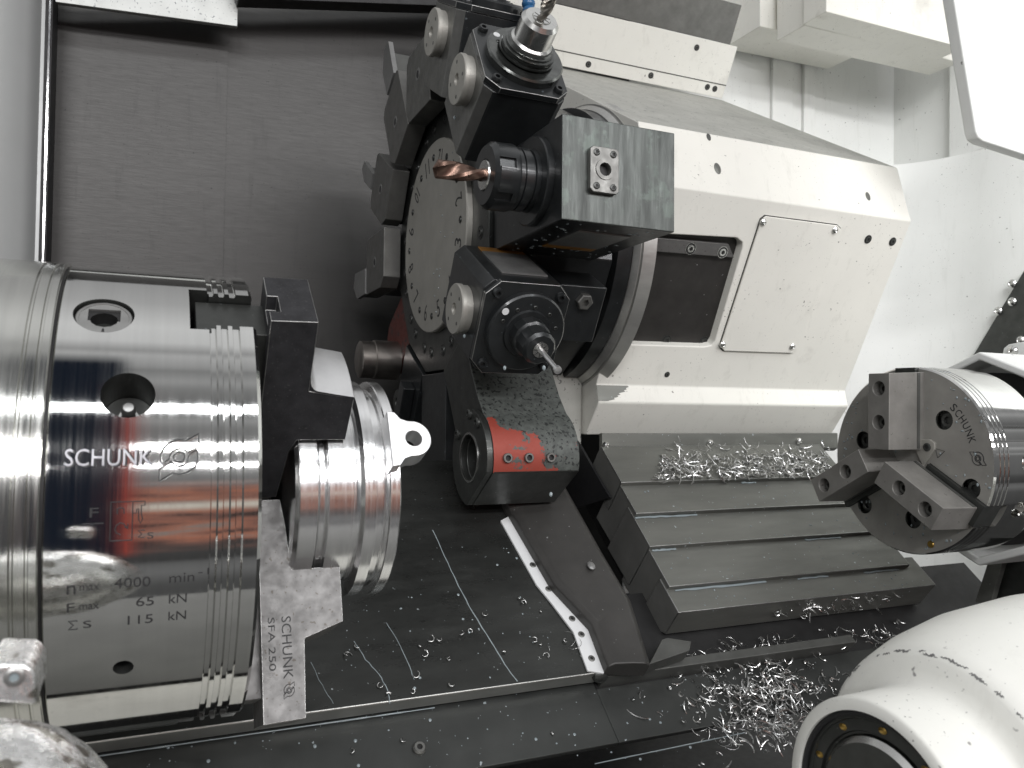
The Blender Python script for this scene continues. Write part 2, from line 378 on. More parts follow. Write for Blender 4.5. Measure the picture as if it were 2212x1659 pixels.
def logo_lines():
    """two interlocking half-blades round a ring, unit box about (0..1, 0..1.35)"""
    import math as m_
    c = (.5, .675); L = []
    def arc(r, a0, a1, n=14): return [(c[0] + r * m_.cos(R_(a0 + (a1 - a0) * i / n)), c[1] + r * m_.sin(R_(a0 + (a1 - a0) * i / n))) for i in range(n + 1)]
    up = arc(.48, 205, 72) + [(.66, 1.12), (1.0, 1.33), (1.0, .98), (.70, .80)] + arc(.24, 35, 190)[::1] + [(.04, .47)]
    L.append(up)
    L.append([(1 - x, 1.35 - y) for x, y in up])
    L.append(arc(.14, 0, 360, 20))
    return L

# ================================================================== THE SETTING
SL = 39.0; sn, cs = math.sin(R_(SL)), math.cos(R_(SL))
def slope(x, s, h):                              # s along the slope uphill from the ledge edge, h off the plate
    return Vector((x, 600 + s * cs - h * sn, -226.5 + s * sn + h * cs))
def slp(px, py, h=0):
    n = Vector((0, -sn, cs)); p = on(px, py, n, n.dot(Vector((0, 600, -226.5))) + h)
    s = (p[1] - 600 + h * sn) / cs; return p[0], s
# sloping chip floor
fl = struct(build(MB().hexa(slope, -420, 350, 0, 262, -14, 0), 'floor', ['floor_steel', 'ledge_steel'], bevel=1.2,
                  facemat=lambda c, n: 1 if n.dot(Vector((0, -cs, -sn))) > .2 else 0))
struct(build(MB().hexa(slope, -420, 352, -52, 40, -24, -18.5).hexa(slope, 352, 900, -52, -3, -24, -18.5), 'tray', 'tray_steel', bevel=.8))
struct(build(MB().hexa(slope, 353, 900, -2.8, 90, -25, -20), 'trough', 'deep_dark'))
struct(build(MB().hexa(ident, -900, 1500, 150, 1300, -480, -470), 'ground', 'deep_dark'))
tag(build(MB().hexa(ident, -420, 500, 120, 430, -345, -340), 'front_sill', 'sill_grey'), 'grey front sill sheet below the picture, mirrored in the big chuck', 'sill')
tag(build(MB().hexa(ident, -420, 330, 440, 545, -318, -312), 'splash_gutter', 'cream_paint'), 'pale gutter sheet under the big chuck, mirrored in its underside', 'gutter')
# back sheet, left column, seal
bw = build(MB().hexa(ident, -160, 92, 1250, 1256, -420, 900), 'back_wall', 'stainless'); tag(bw, 'brushed stainless sheet of the back wall, left of the vertical sheet joint', 'wall panel')
bw = build(MB().hexa(ident, 90, 900, 1253, 1259, -420, 900), 'back_wall', 'stainless'); tag(bw, 'brushed stainless sheet of the back wall behind the tool turret, flecked at the top', 'wall panel')
pts = []
for i in range(9):
    t = i / 8; pts.append((-330 + t * 190, 1130 + 55 * (2 * t - .55) ** 2))
colm = MB().prism(lambda a, b, c: Vector((a, b, c)), pts + [(-139, 1240), (-330, 1240)], -60, 900)
pcol = build(colm, 'headstock_panel', 'stainless_panel', angle=50); tag(pcol, 'pale rounded sheet metal column above the chuck at the left edge', 'wall panel')
seal = thing('door_seal', 'black rubber seal strip with a thin chrome line beside the pale column', 'seal', (-134, 1210, 0))
xa = PY(91, 300, 1190)[0]; xb = PY(107, 300, 1190)[0]
build(MB().hexa(ident, xa, xb, 1186, 1246, -10, 880), 'rubber_strip', 'rubber', seal)
build(MB().hexa(ident, xa + 4.2, xa + 6.4, 1183, 1187, -10, 880), 'chrome_line', 'chrome', seal)
p = [PY(110, -40, 1190), PY(515, -40, 1190), PY(513, 57, 1190), PY(120, 4, 1190)]
tag(build(MB().slab(p, (0, 9, 0)), 'splash_plate', 'splash_plate', bevel=.8), 'flecked grey splash plate hanging across the top left corner', 'plate')
p = [PY(500, -60, 1160), PY(1250, -60, 1160), PY(1190, 34, 1160), PY(1000, 14, 1160), PY(515, -4, 1160)]
tag(build(MB().slab(p, (0, 30, 0)), 'roof_edge', 'deep_dark', bevel=1), 'dark edge of the cabin roof above the turret', 'roof edge')

# ---- turret housing (sloping cream casting)
XR = 815.0
hp = PX(1939, 363, XR); B_ = PX(1969, 478, XR); Cc = PX(1826, 844, XR); C2 = PX(1829, 876, XR); Dd = PX(1799, 938, XR); back = PX(1559, 216, XR)
prof = [(hp[1], hp[2]), (B_[1], B_[2]), (Cc[1], Cc[2]), (C2[1] - 3, C2[2] - .5), (C2[1] - 1.5, C2[2] - 3), (Dd[1] + 2, Dd[2]), (Dd[1] + 230, Dd[2]), (back[1] + 30, back[2] - 40), (back[1], back[2])]
hs = thing('turret_housing', 'large cream painted housing with sloping facets behind the turret', 'housing', (640, 800, -37))
fn_n = Vector((0, Cc[1] - B_[1], Cc[2] - B_[2])).normalized()      # down the main facet
face_n = Vector((0, fn_n[2], -fn_n[1])); face_n = face_n if face_n[1] < 0 else -face_n
fd = face_n.dot(B_)
def hface(px, py, h=0): return on(px, py, face_n, fd + h)
def hfn(x, s, h): return Vector((x, B_[1], B_[2])) + fn_n * s + face_n * h
def hxs(px, py):
    q = hface(px, py); return q[0], (q - Vector((q[0], B_[1], B_[2]))).dot(fn_n)
oc = [hxs(1380, 505), hxs(1592, 514), hxs(1604, 524), hxs(1604, 535), hxs(1545, 735), hxs(1537, 746), hxs(1522, 749), hxs(1330, 744)]
oc[0] = (430, oc[0][1]); oc[-1] = (430, oc[-1][1])
opening = MB().prism(lambda a, b, c: hfn(a, b, c), oc, -13, 8)
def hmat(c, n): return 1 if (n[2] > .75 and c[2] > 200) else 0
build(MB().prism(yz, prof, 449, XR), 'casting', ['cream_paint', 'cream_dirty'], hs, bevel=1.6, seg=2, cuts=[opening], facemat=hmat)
inner = [(a, b) for a, b in oc]
build(MB().prism(hfn, inner, -12.5, -11), 'recess_plate', 'recess_dark', hs)
a0, s0 = hxs(1420, 512); a1, s1 = hxs(1585, 530)
barp = [hxs(1415, 516), hxs(1580, 530), hxs(1592, 560), hxs(1412, 546)]
bar_ = build(MB().prism(hfn, barp, -10.9, -5), 'clamp_bar', 'grey_jaw', hs, bevel=.8)
def screw(parent, p, n, r=5, h=3, hexr=None, m='bright_steel', name='screw', sink='deep_dark'):
    p, n = Vector(p), Vector(n).normalized(); mb = MB(); hx = hexr or r * .5
    u = n.orthogonal().normalized(); w = n.cross(u)
    f = lambda x, a, b: p + n * x + u * a + w * b
    mb.lathe([(-.5, r), (h * .6, r), (h, r * .8), (h, hx), (h * .35, hx * .95)], f, 20)
    return build(mb, name, [m, sink], parent, facemat=lambda c, nn: 1 if (c - p).dot(n) < h * .5 and (c - p - n * (c - p).dot(n)).length < hx * .7 else 0)
def dome(parent, p, n, r=5, h=3, m='bright_steel', name='bolt'):
    p, n = Vector(p), Vector(n).normalized(); u = n.orthogonal().normalized(); w = n.cross(u)
    return build(MB().lathe([(-.5, r), (h * .35, r), (h * .75, r * .78), (h, r * .42), (h * .8, r * .3)], lambda x, a, b: p + n * x + u * a + w * b, 18), name, m, parent)
def socket(parent, p, n, r=6, m='deep_dark', rim='bright_steel', name='bolt', depth=4):
    """counterbored cap screw seen as a dark round pocket with a bolt head in it"""
    p, n = Vector(p), Vector(n).normalized(); u = n.orthogonal().normalized(); w = n.cross(u)
    f = lambda x, a, b: p + n * x + u * a + w * b
    mb = MB().lathe([(.05, r * 1.08), (.35, r * 1.06), (.35, r * .98), (.12, r * .96), (.12, r * .72), (.9, r * .66), (.9, r * .36), (.2, r * .32)], f, 22)
    def fm(c, nn):
        q = c - p; rr = (q - n * q.dot(n)).length
        return 1 if rr > r * .97 or (r * .34 < rr < r * .7) else 0
    return build(mb, name, [m, rim], parent, facemat=fm)
for q in ((1492, 537), (1561, 545)): socket(bar_ if False else hs, hface(*q, -4.8), face_n, 6.2, name='bolt')
for q in ((1440, 735), (1521, 738)): socket(hs, hface(*q, -10.8), face_n, 6.0, name='bolt', rim='dark_steel')
pp = [hxs(*q) for q in ((1642, 474), (1652, 466), (1806, 486), (1814, 494), (1720, 752), (1708, 761), (1562, 756), (1554, 746))]
panel = build(MB().prism(hfn, pp, .3, 3.0), 'access_panel', 'cream_paint', hs, bevel=.8)
def grow(poly, d):
    cx = sum(a for a, b in poly) / len(poly); cy = sum(b for a, b in poly) / len(poly)
    return [(a + d * (1 if a > cx else -1), b + d * (1 if b > cy else -1)) for a, b in poly]
build(MB().prism(hfn, grow(pp, .9), .05, .5), 'panel_gasket', 'rubber', hs)
for q in ((1648, 480), (1803, 497), (1711, 748), (1561, 744)): dome(hs, hface(*q, 3), face_n, 4.0, 3.0, name='screw')
for q in ((1875, 517), (1928, 522)): socket(hs, hface(*q, .2), face_n, 4.8, name='bolt', rim='dark_steel')
socket(hs, hface(1441, 809, .2), face_n, 3.2, name='bolt', rim='side_steel')
fa = (hp - B_); fa.normalize(); fbn = Vector((0, -fa[2], fa[1])); fbn = fbn if fbn[1] < 0 else -fbn
for q, rr in (((1550, 364), 5.5), ((1875, 424), 4.5), ((1531, 296), 3.6)):
    pc_ = on(*q, fbn, fbn.dot(B_) + .15)
    build(MB().lathe([(0, rr), (.3, rr * .9)], lambda x, a, b: pc_ + fbn * x + Vector((1, 0, 0)) * a * .8 + fa * b * 1.25, 14), 'filled_hole', 'cover_steel' if rr > 4 else 'side_steel', hs)
# bare worn patch at the left end of the lower ridge
q0 = Vector((449.5, Cc[1] - 1.2, Cc[2] - 1)); 
wpts = [(449, .0), (489, .0), (490, .08), (486, .16), (487, .24), (483, .30), (485, .38), (480, .44), (476, .5), (478, .58), (474, .64), (475, .72), (469, .8), (470, .88), (464, .95), (460, 1.0), (449, 1.0)]
rdg = Vector((0, prof[3][0] - prof[2][0], prof[3][1] - prof[2][1])); rdn = Vector((0, rdg[2], -rdg[1])).normalized(); rdn = rdn if rdn[1] < 0 else -rdn
build(MB().prism(lambda a, b, c: Vector((a, prof[2][0], prof[2][1])) + rdg * (b * .9 + .05) + rdn * c, wpts, .1, .35), 'worn_patch', 'cover_steel', hs)
# saddle behind the red holder
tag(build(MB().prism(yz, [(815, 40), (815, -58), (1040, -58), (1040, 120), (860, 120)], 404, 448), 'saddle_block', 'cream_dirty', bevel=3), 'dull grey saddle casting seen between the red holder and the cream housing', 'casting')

# ---- telescopic slide panel above the housing
pb0 = PX(1554, 211, 806); pt0 = PX(1587, 100, 806)
pdir = (pt0 - pb0); pn = Vector((0, -pdir[2], pdir[1])).normalized(); pn = pn if pn[1] < 0 else -pn
sp_t = thing('rail_guard', 'cream screw-fixed sheet panel over the housing with a dark strip above it', 'panel', (640, 1040, 470))
def pf(x, s, h): return Vector((x, pb0[1], pb0[2])) + pdir * s + pn * h
build(MB().hexa(pf, 420, 806, 0, 1, 0, 8), 'panel_sheet', 'cream_paint', sp_t, bevel=.8)
build(MB().hexa(pf, 420, 806, .245, .265, 8, 8.3), 'seam', 'side_steel', sp_t)
build(MB().hexa(pf, 410, 803, 1.01, 1.75, -16, -8), 'upper_strip', 'holder_grey', sp_t, bevel=.8)
for q in ((1271, 139), (1406, 163), (1528, 188), (1544, 192), (1505, 103)): socket(sp_t, on(*q, pn, pn.dot(pb0) + 8.1), pn, 4.2, name='screw', rim='side_steel')

# ---- cabin walls at the right
WY = 1110.0; WX = 1268.0
w1 = tag(build(MB().hexa(ident, 690, WX + 4, WY, WY + 6, -300, 1000), 'cabin_wall', 'white_paint'), 'pale cabin back wall with two upright folds, right of the cream panel', 'wall panel')
for x0, x1 in ((1663, 1708), (1731, 1754)):
    a, b = PY(x0, 250, WY)[0], PY(x1, 250, WY)[0]
    build(MB().hexa(ident, a, b, WY - 7, WY + 1, 200, 1000), 'fold', 'white_paint', w1, bevel=1.5, org=parent_org[w1.name])
e1 = PX(1937, 382, WX); e2 = PX(2063, 345, WX)
tag(build(MB().hexa(ident, WX, WX + 6, e2[1] - 2, WY, e1[2] - 4, 1000), 'side_wall', 'white_paint'), 'recessed pale side wall panel at the upper right behind the bright guard', 'wall panel')
lpf = [(WX - 14, 300)] + [(WX - 194 + 180 * math.cos(R_(a)), WY - 188 + 180 * math.sin(R_(a))) for a in range(0, 91, 6)] + [(700, WY - 8), (700, WY - 2), (WX - 2, WY - 2), (WX - 2, 300)]
lw = MB().prism(ident, lpf, -500, e1[2]).hexa(ident, WX - 14, WX - 2, 300, e2[1], e1[2] + .5, 1000)
tag(build(lw, 'side_wall', 'white_paint', bevel=0), 'large pale side wall below the recess, right of the cream housing end', 'wall panel')
# overhead lamp casing along the ceiling
def Q(px, py, Y): return PY(px, py, Y)
oc_t = thing('lamp_casing', 'cream box-section casing with a slotted underside along the cabin ceiling', 'casing', (900, 900, 600))
A1 = Q(1738, 55, 930)
build(MB().slab([Q(1642, -60, 1010), Q(1642, 57, 1010), Q(1876, 108, 1010), Q(1876, -60, 1010)], (0, 90, 0)), 'back_box', 'cream_paint', oc_t, bevel=1.5)
build(MB().slab([Q(1738, -70, 940), Q(1738, 55, 940), Q(2075, 135, 940), Q(2075, -70, 940)], (0, 60, 0)), 'front_box', 'cream_paint', oc_t, bevel=1.5)
build(MB().slab([Q(1786, -80, 890), Q(1785, 25, 890), Q(2085, 104, 890), Q(2085, -80, 890)], (0, 46, 0)), 'front_rail', 'cream_paint', oc_t, bevel=1.5)
build(MB().slab([Q(1596, -60, 1060), Q(1596, 62, 1060), Q(1662, 78, 1060), Q(1662, -60, 1060)], (0, 48, 0)), 'end_box', 'cream_paint', oc_t, bevel=1.5)
# bright guard at the upper right
g = [PY(2050, -70, 600), PY(2076, 90, 600), PY(2108, 283, 600), PY(2113, 297, 600), PY(2124, 305, 600), PY(2330, 372, 600), PY(2330, -70, 600)]
tag(build(MB().slab(g, (0, 14, 0)), 'door_guard', 'white_paint', bevel=2), 'glaring white guard panel in the upper right corner', 'guard')
# dark slide plate on the right wall
dp = thing('slide_cover', 'dark steel cover plate with screws sloping down the right wall', 'cover', (1250, 760, -40))
pl = [PX(2215, 580, 1246), PX(2100, 772, 1246), PX(2060, 1000, 1246), PX(2330, 1000, 1246), PX(2330, 580, 1246)]
build(MB().slab(pl, (6, 0, 0)), 'plate', 'dark_steel', dp)
for q in ((2187, 613), (2157, 672), (2187, 652), (2205, 735)): dome(dp, PX(*q, 1245), (-1, 0, 0), 7, 5)
lp = thing('lower_slide_cover', 'dark steel slide cover with a grey edge strip below the small chuck', 'cover', (840, 560, -260))
pl = [PX(2178, 1165, 850), PX(2135, 1310, 850), PX(2330, 1430, 850), PX(2330, 1165, 850)]
build(MB().slab(pl, (8, 0, 0)), 'plate', 'dark_steel', lp)
pl = [PX(2150, 1165, 838), PX(2106, 1300, 838), PX(2137, 1312, 838), PX(2180, 1165, 838)]
build(MB().slab(pl, (8, 0, 0)), 'edge_strip', 'cover_steel', lp, bevel=.6)

# ---- bracket and telescopic way covers
wb = thing('way_cover', 'stack of five telescopic steel slideway covers, stepped like shingles down the slope', 'way cover', (600, 650, -190))
n_ = Vector((0, -sn, cs)); P0 = PY(1480, 1322, 620)
def wf(x, s, h): return Vector((x, P0[1] + s * cs - h * sn, P0[2] + s * sn + h * cs))
def ws(px, py, h=0):
    p = on(px, py, n_, n_.dot(P0) + h); return p[0], (p[1] - P0[1] + h * sn) / cs
steps = [ws(1450, 1268, 4)[1], ws(1397, 1183, 8)[1], ws(1357, 1113, 12)[1], ws(1312, 1047, 16)[1], ws(1262, 970, 16)[1]]
X0, X1 = 443, 757
prev = 0
for i, s in enumerate([0] + steps[:4]):
    e = steps[i] + 14 if i < 4 else steps[4] + 2
    h = 4.6 * i
    prf = [(s, h), (e, h), (e, h - 40), (s + 2, h - 40), (s, h - 30 if i == 0 else h - 40)]
    if i < 4: prf = [(s, h), (e, h - .4), (e, h - 62), (s, h - (32 if i == 0 else 58))]
    x0 = X0 + (1.3 * (i % 2)) + .4 * i; x1 = X1 - .8 * i + (18 if i == 0 else 0)
    build(MB().prism(lambda a, b, c: wf(c, a, b), prf, x0, x1), 'cover_segment', ['cover_steel', 'skirt_steel'], wb, bevel=.8, edge_mat='edge_highlight',
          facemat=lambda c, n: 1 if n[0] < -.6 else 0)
# top bracket with three dome bolts
yb, zb = wf(0, steps[4], 18.4)[1:]
zt = PY(1270, 936, yb + 4)[2]
br = build(MB().prism(yz, [(yb + 2, zb - 4), (yb + 3, zt), (yb + 9, zt), (yb + 9, zb - 8)], 447, 785), 'top_bracket', 'cover_steel', wb, bevel=.8)
for q in ((1308, 962), (1533, 957), (1725, 953)): dome(wb, PY(*q, yb + 2), (0, -1, .05), 4.4, 4.2)
# black flap beside the covers, reaching up behind the red holder
flap = [PX(*q, 440) for q in ((1178, 862), (1252, 962), (1300, 1046), (1318, 1075), (1240, 1100), (1198, 1040), (1186, 960))]
tag(build(MB().slab(flap, (3, 0, 0)), 'side_flap', 'rubber', bevel=.4), 'black pointed side flap standing between the red holder and the way covers', 'flap')
# under the covers: dark carriage
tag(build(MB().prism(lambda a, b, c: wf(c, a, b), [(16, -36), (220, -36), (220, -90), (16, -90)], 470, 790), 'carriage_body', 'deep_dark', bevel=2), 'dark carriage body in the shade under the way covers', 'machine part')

# ---- bent black cover and white wiper strip
bc = thing('bent_cover', 'dark bent steel channel cover running down beside the white strip', 'cover', (370, 640, -200))
def st_pt(px, py, h=0): return slp(px, py, h)
H = 15
Ls = [st_pt(1092, 1072, H), st_pt(1200, 1255, H), st_pt(1282, 1342, H), st_pt(1318, 1435, H)]
Rs = [st_pt(1205, 1025, H), st_pt(1300, 1195, H), st_pt(1362, 1300, H), st_pt(1405, 1440, H)]
mb = MB(); n0 = 0
secs = []
for (xl, sl_), (xr, sr) in zip(Ls, Rs):
    sm = (sl_ + sr) / 2
    secs.append([slope(xl - 1, sl_, 0), slope(xl - .5, sl_, H - 4), slope(xl + 5, sl_, H), slope(xl * .45 + xr * .55, sm, H + 3), slope(xr - 6, sr, H + 5), slope(xr, sr, H + 1), slope(xr, sr, 0)])
k = len(secs[0])
mb.v = [p for s_ in secs for p in s_]
for i in range(len(secs) - 1):
    for j in range(k):
        mb.f.append((i * k + j, i * k + (j + 1) % k, (i + 1) * k + (j + 1) % k, (i + 1) * k + j))
mb.f.append(tuple(range(k))); mb.f.append(tuple((len(secs) - 1) * k + j for j in range(k - 1, -1, -1)))
build(mb, 'channel', 'bent_steel', bc, bevel=1.5, angle=45)
e0 = [st_pt(1428, 1384, 10), st_pt(1440, 1380, 10), st_pt(1492, 1388, 10), st_pt(1488, 1408, 10), st_pt(1425, 1430, 10), st_pt(1400, 1438, 10)]
build(MB().prism(lambda a, b, c: slope(a, b, c), e0, -2, 12), 'end_flange', 'side_steel', bc, bevel=.8)
tag(build(MB().blob(slope(*st_pt(1277, 1222, H + 6), H + 6), 4, 5, 2, (Vector((1, 0, 0)), Vector((0, cs, sn)), n_)), 'dried_splash', 'grey_label'), 'small dried pale splash on the dark bent cover', 'splash')
wsx = [(1081, 1125), (1159, 1264), (1191, 1303), (1238, 1365), (1269, 1449), (1304, 1455), (1306, 1443), (1265, 1350), (1245, 1330), (1187, 1252), (1100, 1115)]
wst = thing('wiper_strip', 'white bent plastic wiper strip with five screws on the dark floor plate', 'strip', (335, 650, -180))
build(MB().prism(lambda a, b, c: slope(a, b, c), [slp(*q, 2) for q in wsx], .3, 2.6), 'strip_body', 'white_plastic', wst, bevel=.4)
for q in ((1151, 1220), (1185, 1272), (1236, 1336), (1256, 1370), (1278, 1422)): screw(wst, slope(*slp(*q, 3), 2.6), n_, 3.0, .8, 1.4, m='holder_grey')

# ---- rail bar continuing the ledge and the dark trough
tag(build(MB().hexa(slope, 356, 640, -2, 7, -30, -4), 'trough_bar', 'side_steel', bevel=1), 'dark bar continuing the floor ledge in front of the chip trough', 'bar')
tag(build(MB().blob(slope(352, 1, -4), 8, 6, 7, None, 10, 7), 'weld_knob', 'dark_steel'), 'lumpy dark joint where the floor ledge meets the trough bar', 'joint')

# ================================================================== MAIN CHUCK
CH = thing('main_chuck', 'big polished three-jaw chuck with engraved lettering, at the left', 'chuck', (0, CKY, CKZ - 127))
prof = [(-40, 60), (-40, 126.2), (-39.2, 127), (25.8, 127), (26.4, 125.0), (28.6, 125.0), (29.2, 127), (31.2, 127), (31.8, 125.0), (34.0, 125.0), (34.6, 127), (36.6, 127), (37.2, 125.0), (39.6, 125.0), (40.2, 127), (46.6, 127), (48.3, 125.3), (48.3, 30)]
body = MB().lathe(prof, lambda x, a, b: Vector((x, CKY + a, CKZ + b)), 256)
cuts = []
for ph in (53, -67, 173):
    f = ck(ph); cuts.append(MB().hexa(f, 17, 27, 96, 140, -19, 19)); cuts.append(MB().hexa(f, 26, 60, 60, 140, -15.5, 15.5))
f = ck(47.9); cuts.append(MB().lathe([(117, 13.2), (140, 13.2)], lambda x, a, b: f(-20.9 + a, x, b), 40))
f2 = ck(26.3); cuts.append(MB().lathe([(100, 11.2), (140, 11.2)], lambda x, a, b: f2(-9 + a, x, b), 40))
f3 = ck(-31.8); cuts.append(MB().lathe([(112, 4.3), (140, 4.3)], lambda x, a, b: f3(-8.3 + a, x, b), 24))
build(body, 'chuck_body', ['chuck_steel', 'dark_steel'], CH, cuts=cuts, cylfix=(CKY, CKZ), facemat=lambda c, n: 1 if (60 < math.hypot(c[1] - CKY, c[2] - CKZ) < 124.9 and -39 < c[0] < 48.2) else 0)
fl_ = MB().lathe([(-190, 80), (-190, 128), (-52.0, 128), (-51.4, 127.2), (-50.6, 127.2), (-50, 128), (-46.2, 128), (-45.8, 127.0), (-45.0, 127.0), (-44.6, 128), (-41.8, 128), (-41.2, 127), (-41.2, 60)], lambda x, a, b: Vector((x, CKY + a, CKZ + b)), 192)
build(fl_, 'adapter_flange', 'flange_steel', CH, cylfix=(CKY, CKZ))
build(MB().lathe([(-41.3, 60), (-41.3, 125.3), (-39.9, 125.3), (-39.9, 60)], lambda x, a, b: Vector((x, CKY + a, CKZ + b)), 96), 'gap_ring', 'deep_dark', CH)
# round clamping screw with square and hexagon socket
hx = [(5.2 * math.cos(R_(60 * k)), 5.2 * math.sin(R_(60 * k)) - 1.2) for k in range(6)]
sq = MB().prism(lambda a, b, c: f(-20.9 + a, c, b), [(-7, -2), (7, -2), (7, 7), (-7, 7)], 123.4, 130)
hxm = MB().prism(lambda a, b, c: f(-20.9 + a, c, b), [(6.2 * math.cos(R_(30 * k)), 6.2 * math.sin(R_(30 * k)) - .5) for k in range(12)], 115, 130)
cs_o = build(MB().lathe([(112, 12.6), (124.2, 12.6), (124.9, 12.0), (124.9, 10.9), (124.5, 10.7)], lambda x, a, b: f(-20.9 + a, x, b), 48), 'clamp_screw', ['screw_grey', 'deep_dark'], CH, cuts=[sq, hxm], facemat=lambda c, n: 1 if (c - f(-20.9, 118, 0)).length < 6.6 + 0 else 0)
build(MB().prism(lambda a, b, c: f(-20.9 + a, c, b), hx, 113, 114.5), 'hex_socket', 'deep_dark', cs_o, org=parent_org[cs_o.name])
build(MB().prism(lambda a, b, c: f(-21 + a, c, b), [(-.35, -8), (.35, -8), (.7, -10.6), (-.7, -10.6)], 124.4, 124.75), 'pointer_mark', 'engraving', cs_o, org=parent_org[cs_o.name])
build(MB().lathe([(100.2, 11.0), (101.5, 11.0)], lambda x, a, b: f2(-9 + a, x, b), 32), 'bore_floor', 'dark_steel', CH)
gn = MB().lathe([(101, 4.6), (104, 4.6), (104, 3.2), (108, 3.0), (109, 2.2), (111, 2.2), (112, 3.2), (114.5, 3.1), (116, 2.2), (116.2, .8)], lambda x, a, b: f2(-9 + a, x, b - 1), 20)
build(gn, 'grease_nipple', 'screw_grey', CH)
for k in range(6):
    pass
build(MB().lathe([(112.2, 4.2), (116, 4.2), (116.6, 2)], lambda x, a, b: f3(-8.3 + a, x, b), 20), 'sunk_plug', 'blue_plastic', CH)
# jaws
top_prof = [(54, 134.5), (77.5, 135), (78, 91.2), (103, 87.3), (102.5, 57.2), (75.5, 57.2), (72, 49), (68.5, 14), (54, 14)]
bot_prof = [(58, 134.5), (80, 134), (81.2, 92.8), (103, 85.5), (103.2, 54.2), (75.8, 54.2), (73, 27), (70.8, 13), (58, 13)]
def jaw(ph, pr, m, label=None, T=22):
    f = ck(ph)
    cut = [MB().hexa(f, 50, 59.5, 126, 140, -13, 2)]
    bright = (lambda c, n: 1 if (n.dot(f(0, 1, 0) - f(0, 0, 0)) > .85 and n[0] > .05) else 0)
    o = build(MB().prism(lambda a, b, c: f(a, b, c), pr, -T, T), 'jaw', [m, 'turned_face'] if m == 'black_jaw' else m, CH, bevel=.35, edge_mat='edge_highlight', cuts=cut if m == 'black_jaw' else (), facemat=bright if m == 'black_jaw' else None)
    if label: o['label'] = label
    b = build(MB().hexa(f, 20, pr[0][0] + 2, 40, 121, -14.6, 14.6), 'master_jaw', 'grey_jaw' if m == 'grey_jaw' else 'dark_steel', CH, bevel=.6)
    return o
tj = jaw(53, top_prof, 'black_jaw', 'black oxide finished soft jaw')
ts = MB(); rows = [(77.9, 103), (78.2, 99.5), (79.0, 97), (80.5, 95.0), (82.6, 94.0), (92, 92.3), (102.6, 90.6), (103.1, 90.0), (103.1, 86)]
fj0 = ck(53); nseg = 18; npt = len(rows) + 1
for i in range(nseg + 1):
    for x_, r_ in rows + [(77.9, 86)]:
        a = math.asin(22.05 / max(r_, 90)) * (2 * i / nseg - 1); ts.v.append(fj0(x_, r_ * math.cos(a), r_ * math.sin(a)))
for i in range(nseg):
    for k in range(npt): ts.f.append((i * npt + k, i * npt + (k + 1) % npt, (i + 1) * npt + (k + 1) % npt, (i + 1) * npt + k))
ts.f.append(tuple(range(npt))); ts.f.append(tuple(nseg * npt + k for k in range(npt - 1, -1, -1)))
build(ts, 'turned_step', ['turned_face', 'black_jaw'], tj, org=parent_org[tj.name], angle=40, facemat=lambda c, n: 1 if abs(n.dot(fj0(0, 0, 1) - fj0(0, 0, 0))) > .8 else 0)
bj = jaw(-67, bot_prof, 'grey_jaw', 'bare grey soft jaw with stamped lettering')
jaw(173, bot_prof, 'grey_jaw')
# lettering on the chuck rim
def onrim(x0, ph0, R=127.0): return lambda x, y, z: ck(ph0 + math.degrees(y / R))(x0 + x, R + z, 0)
ld = MB(); write(ld, 'SCHUNK', onrim(-31.9, 11.3), 34.3, 7.7, .16); build(ld, 'lettering_shade', 'engraving', CH)  # dark offset copy: shade of the cut edges put into colour
lt = MB(); write(lt, 'SCHUNK', onrim(-32.6, 11.55), 34.0, 7.4, .24)
build(lt, 'maker_lettering', 'engraved_grey', CH, bevel=0)
# the dark copy above is offset to paint shade beside the letters
def rim_line(mb, pts, x0, ph0, r=.34, R=127.0):
    P = []; N = []
    g_ = onrim(x0, ph0, R)
    dense = []
    for (a, b), (c, d) in zip(pts[:-1], pts[1:]):
        m = max(1, int(math.hypot(c - a, d - b) / 1.2))
        dense += [(a + (c - a) * i / m, b + (d - b) * i / m) for i in range(m)]
    dense.append(pts[-1])
    for x, y in dense: P.append(g_(x, y, 0)); N.append(tuple(g_(x, y, 1) - g_(x, y, 0)))
    mb.tube(P, r, 6, .7, N)
lg = MB(); lgd = MB()
for L in logo_lines():
    rim_line(lg, [(x * 16.2, y * 16.2) for x, y in L], 4.4, 8.2)
    rim_line(lgd, [(x * 16.2 + .34, y * 16.2 - .5) for x, y in L], 4.4, 8.2, .30)
build(lgd, 'logo_glint', 'bright_steel', CH); build(lg, 'maker_logo', 'engraving', CH)  # bright offset copy paints the glint on the logo's cut edges
lo_ = MB()
def put(t, x, ph, w, h): write(lo_, t, onrim(x, ph), w, h, .10)
def sigma(x, ph, s):
    rim_line(lo_, [(s * .8, s * .9), (s * .75, s), (0, s), (s * .45, s * .5), (0, 0), (s * .8, 0), (s * .82, s * .12)], x, ph, .26)
put('n', -30.4, -13.2, 3.3, 4.2); put('max', -25.6, -12.6, 7.6, 2.5)
put('4000', -12.4, -12.6, 14.4, 4.6); put('min', 9.6, -12.2, 10.4, 4.3); put('-1', 21.5, -10.9, 4.6, 3.0)
put('F', -30.4, -16.9, 3.0, 4.2); put('max', -25.6, -16.6, 7.4, 2.5); put('65', -3.6, -16.8, 7.2, 4.4); put('kN', 9.7, -16.7, 7.4, 4.4)
sigma(-29.8, -20.8, 4.2); put('S', -24.2, -20.7, 3.2, 3.6); put('115', -6.8, -20.8, 10.2, 4.4); put('kN', 9.7, -20.6, 7.4, 4.4)
put('F', -22.4, 1.7, 3.4, 4.0); rim_line(lo_, [(-.6, 0), (2.6, 0), (3.2, -.6), (3.8, 0), (7.4, 0)], -24.4, .5, .24)
bx = MB()
def bl(pts): rim_line(lo_, pts, -14.4, -3.0, .26)
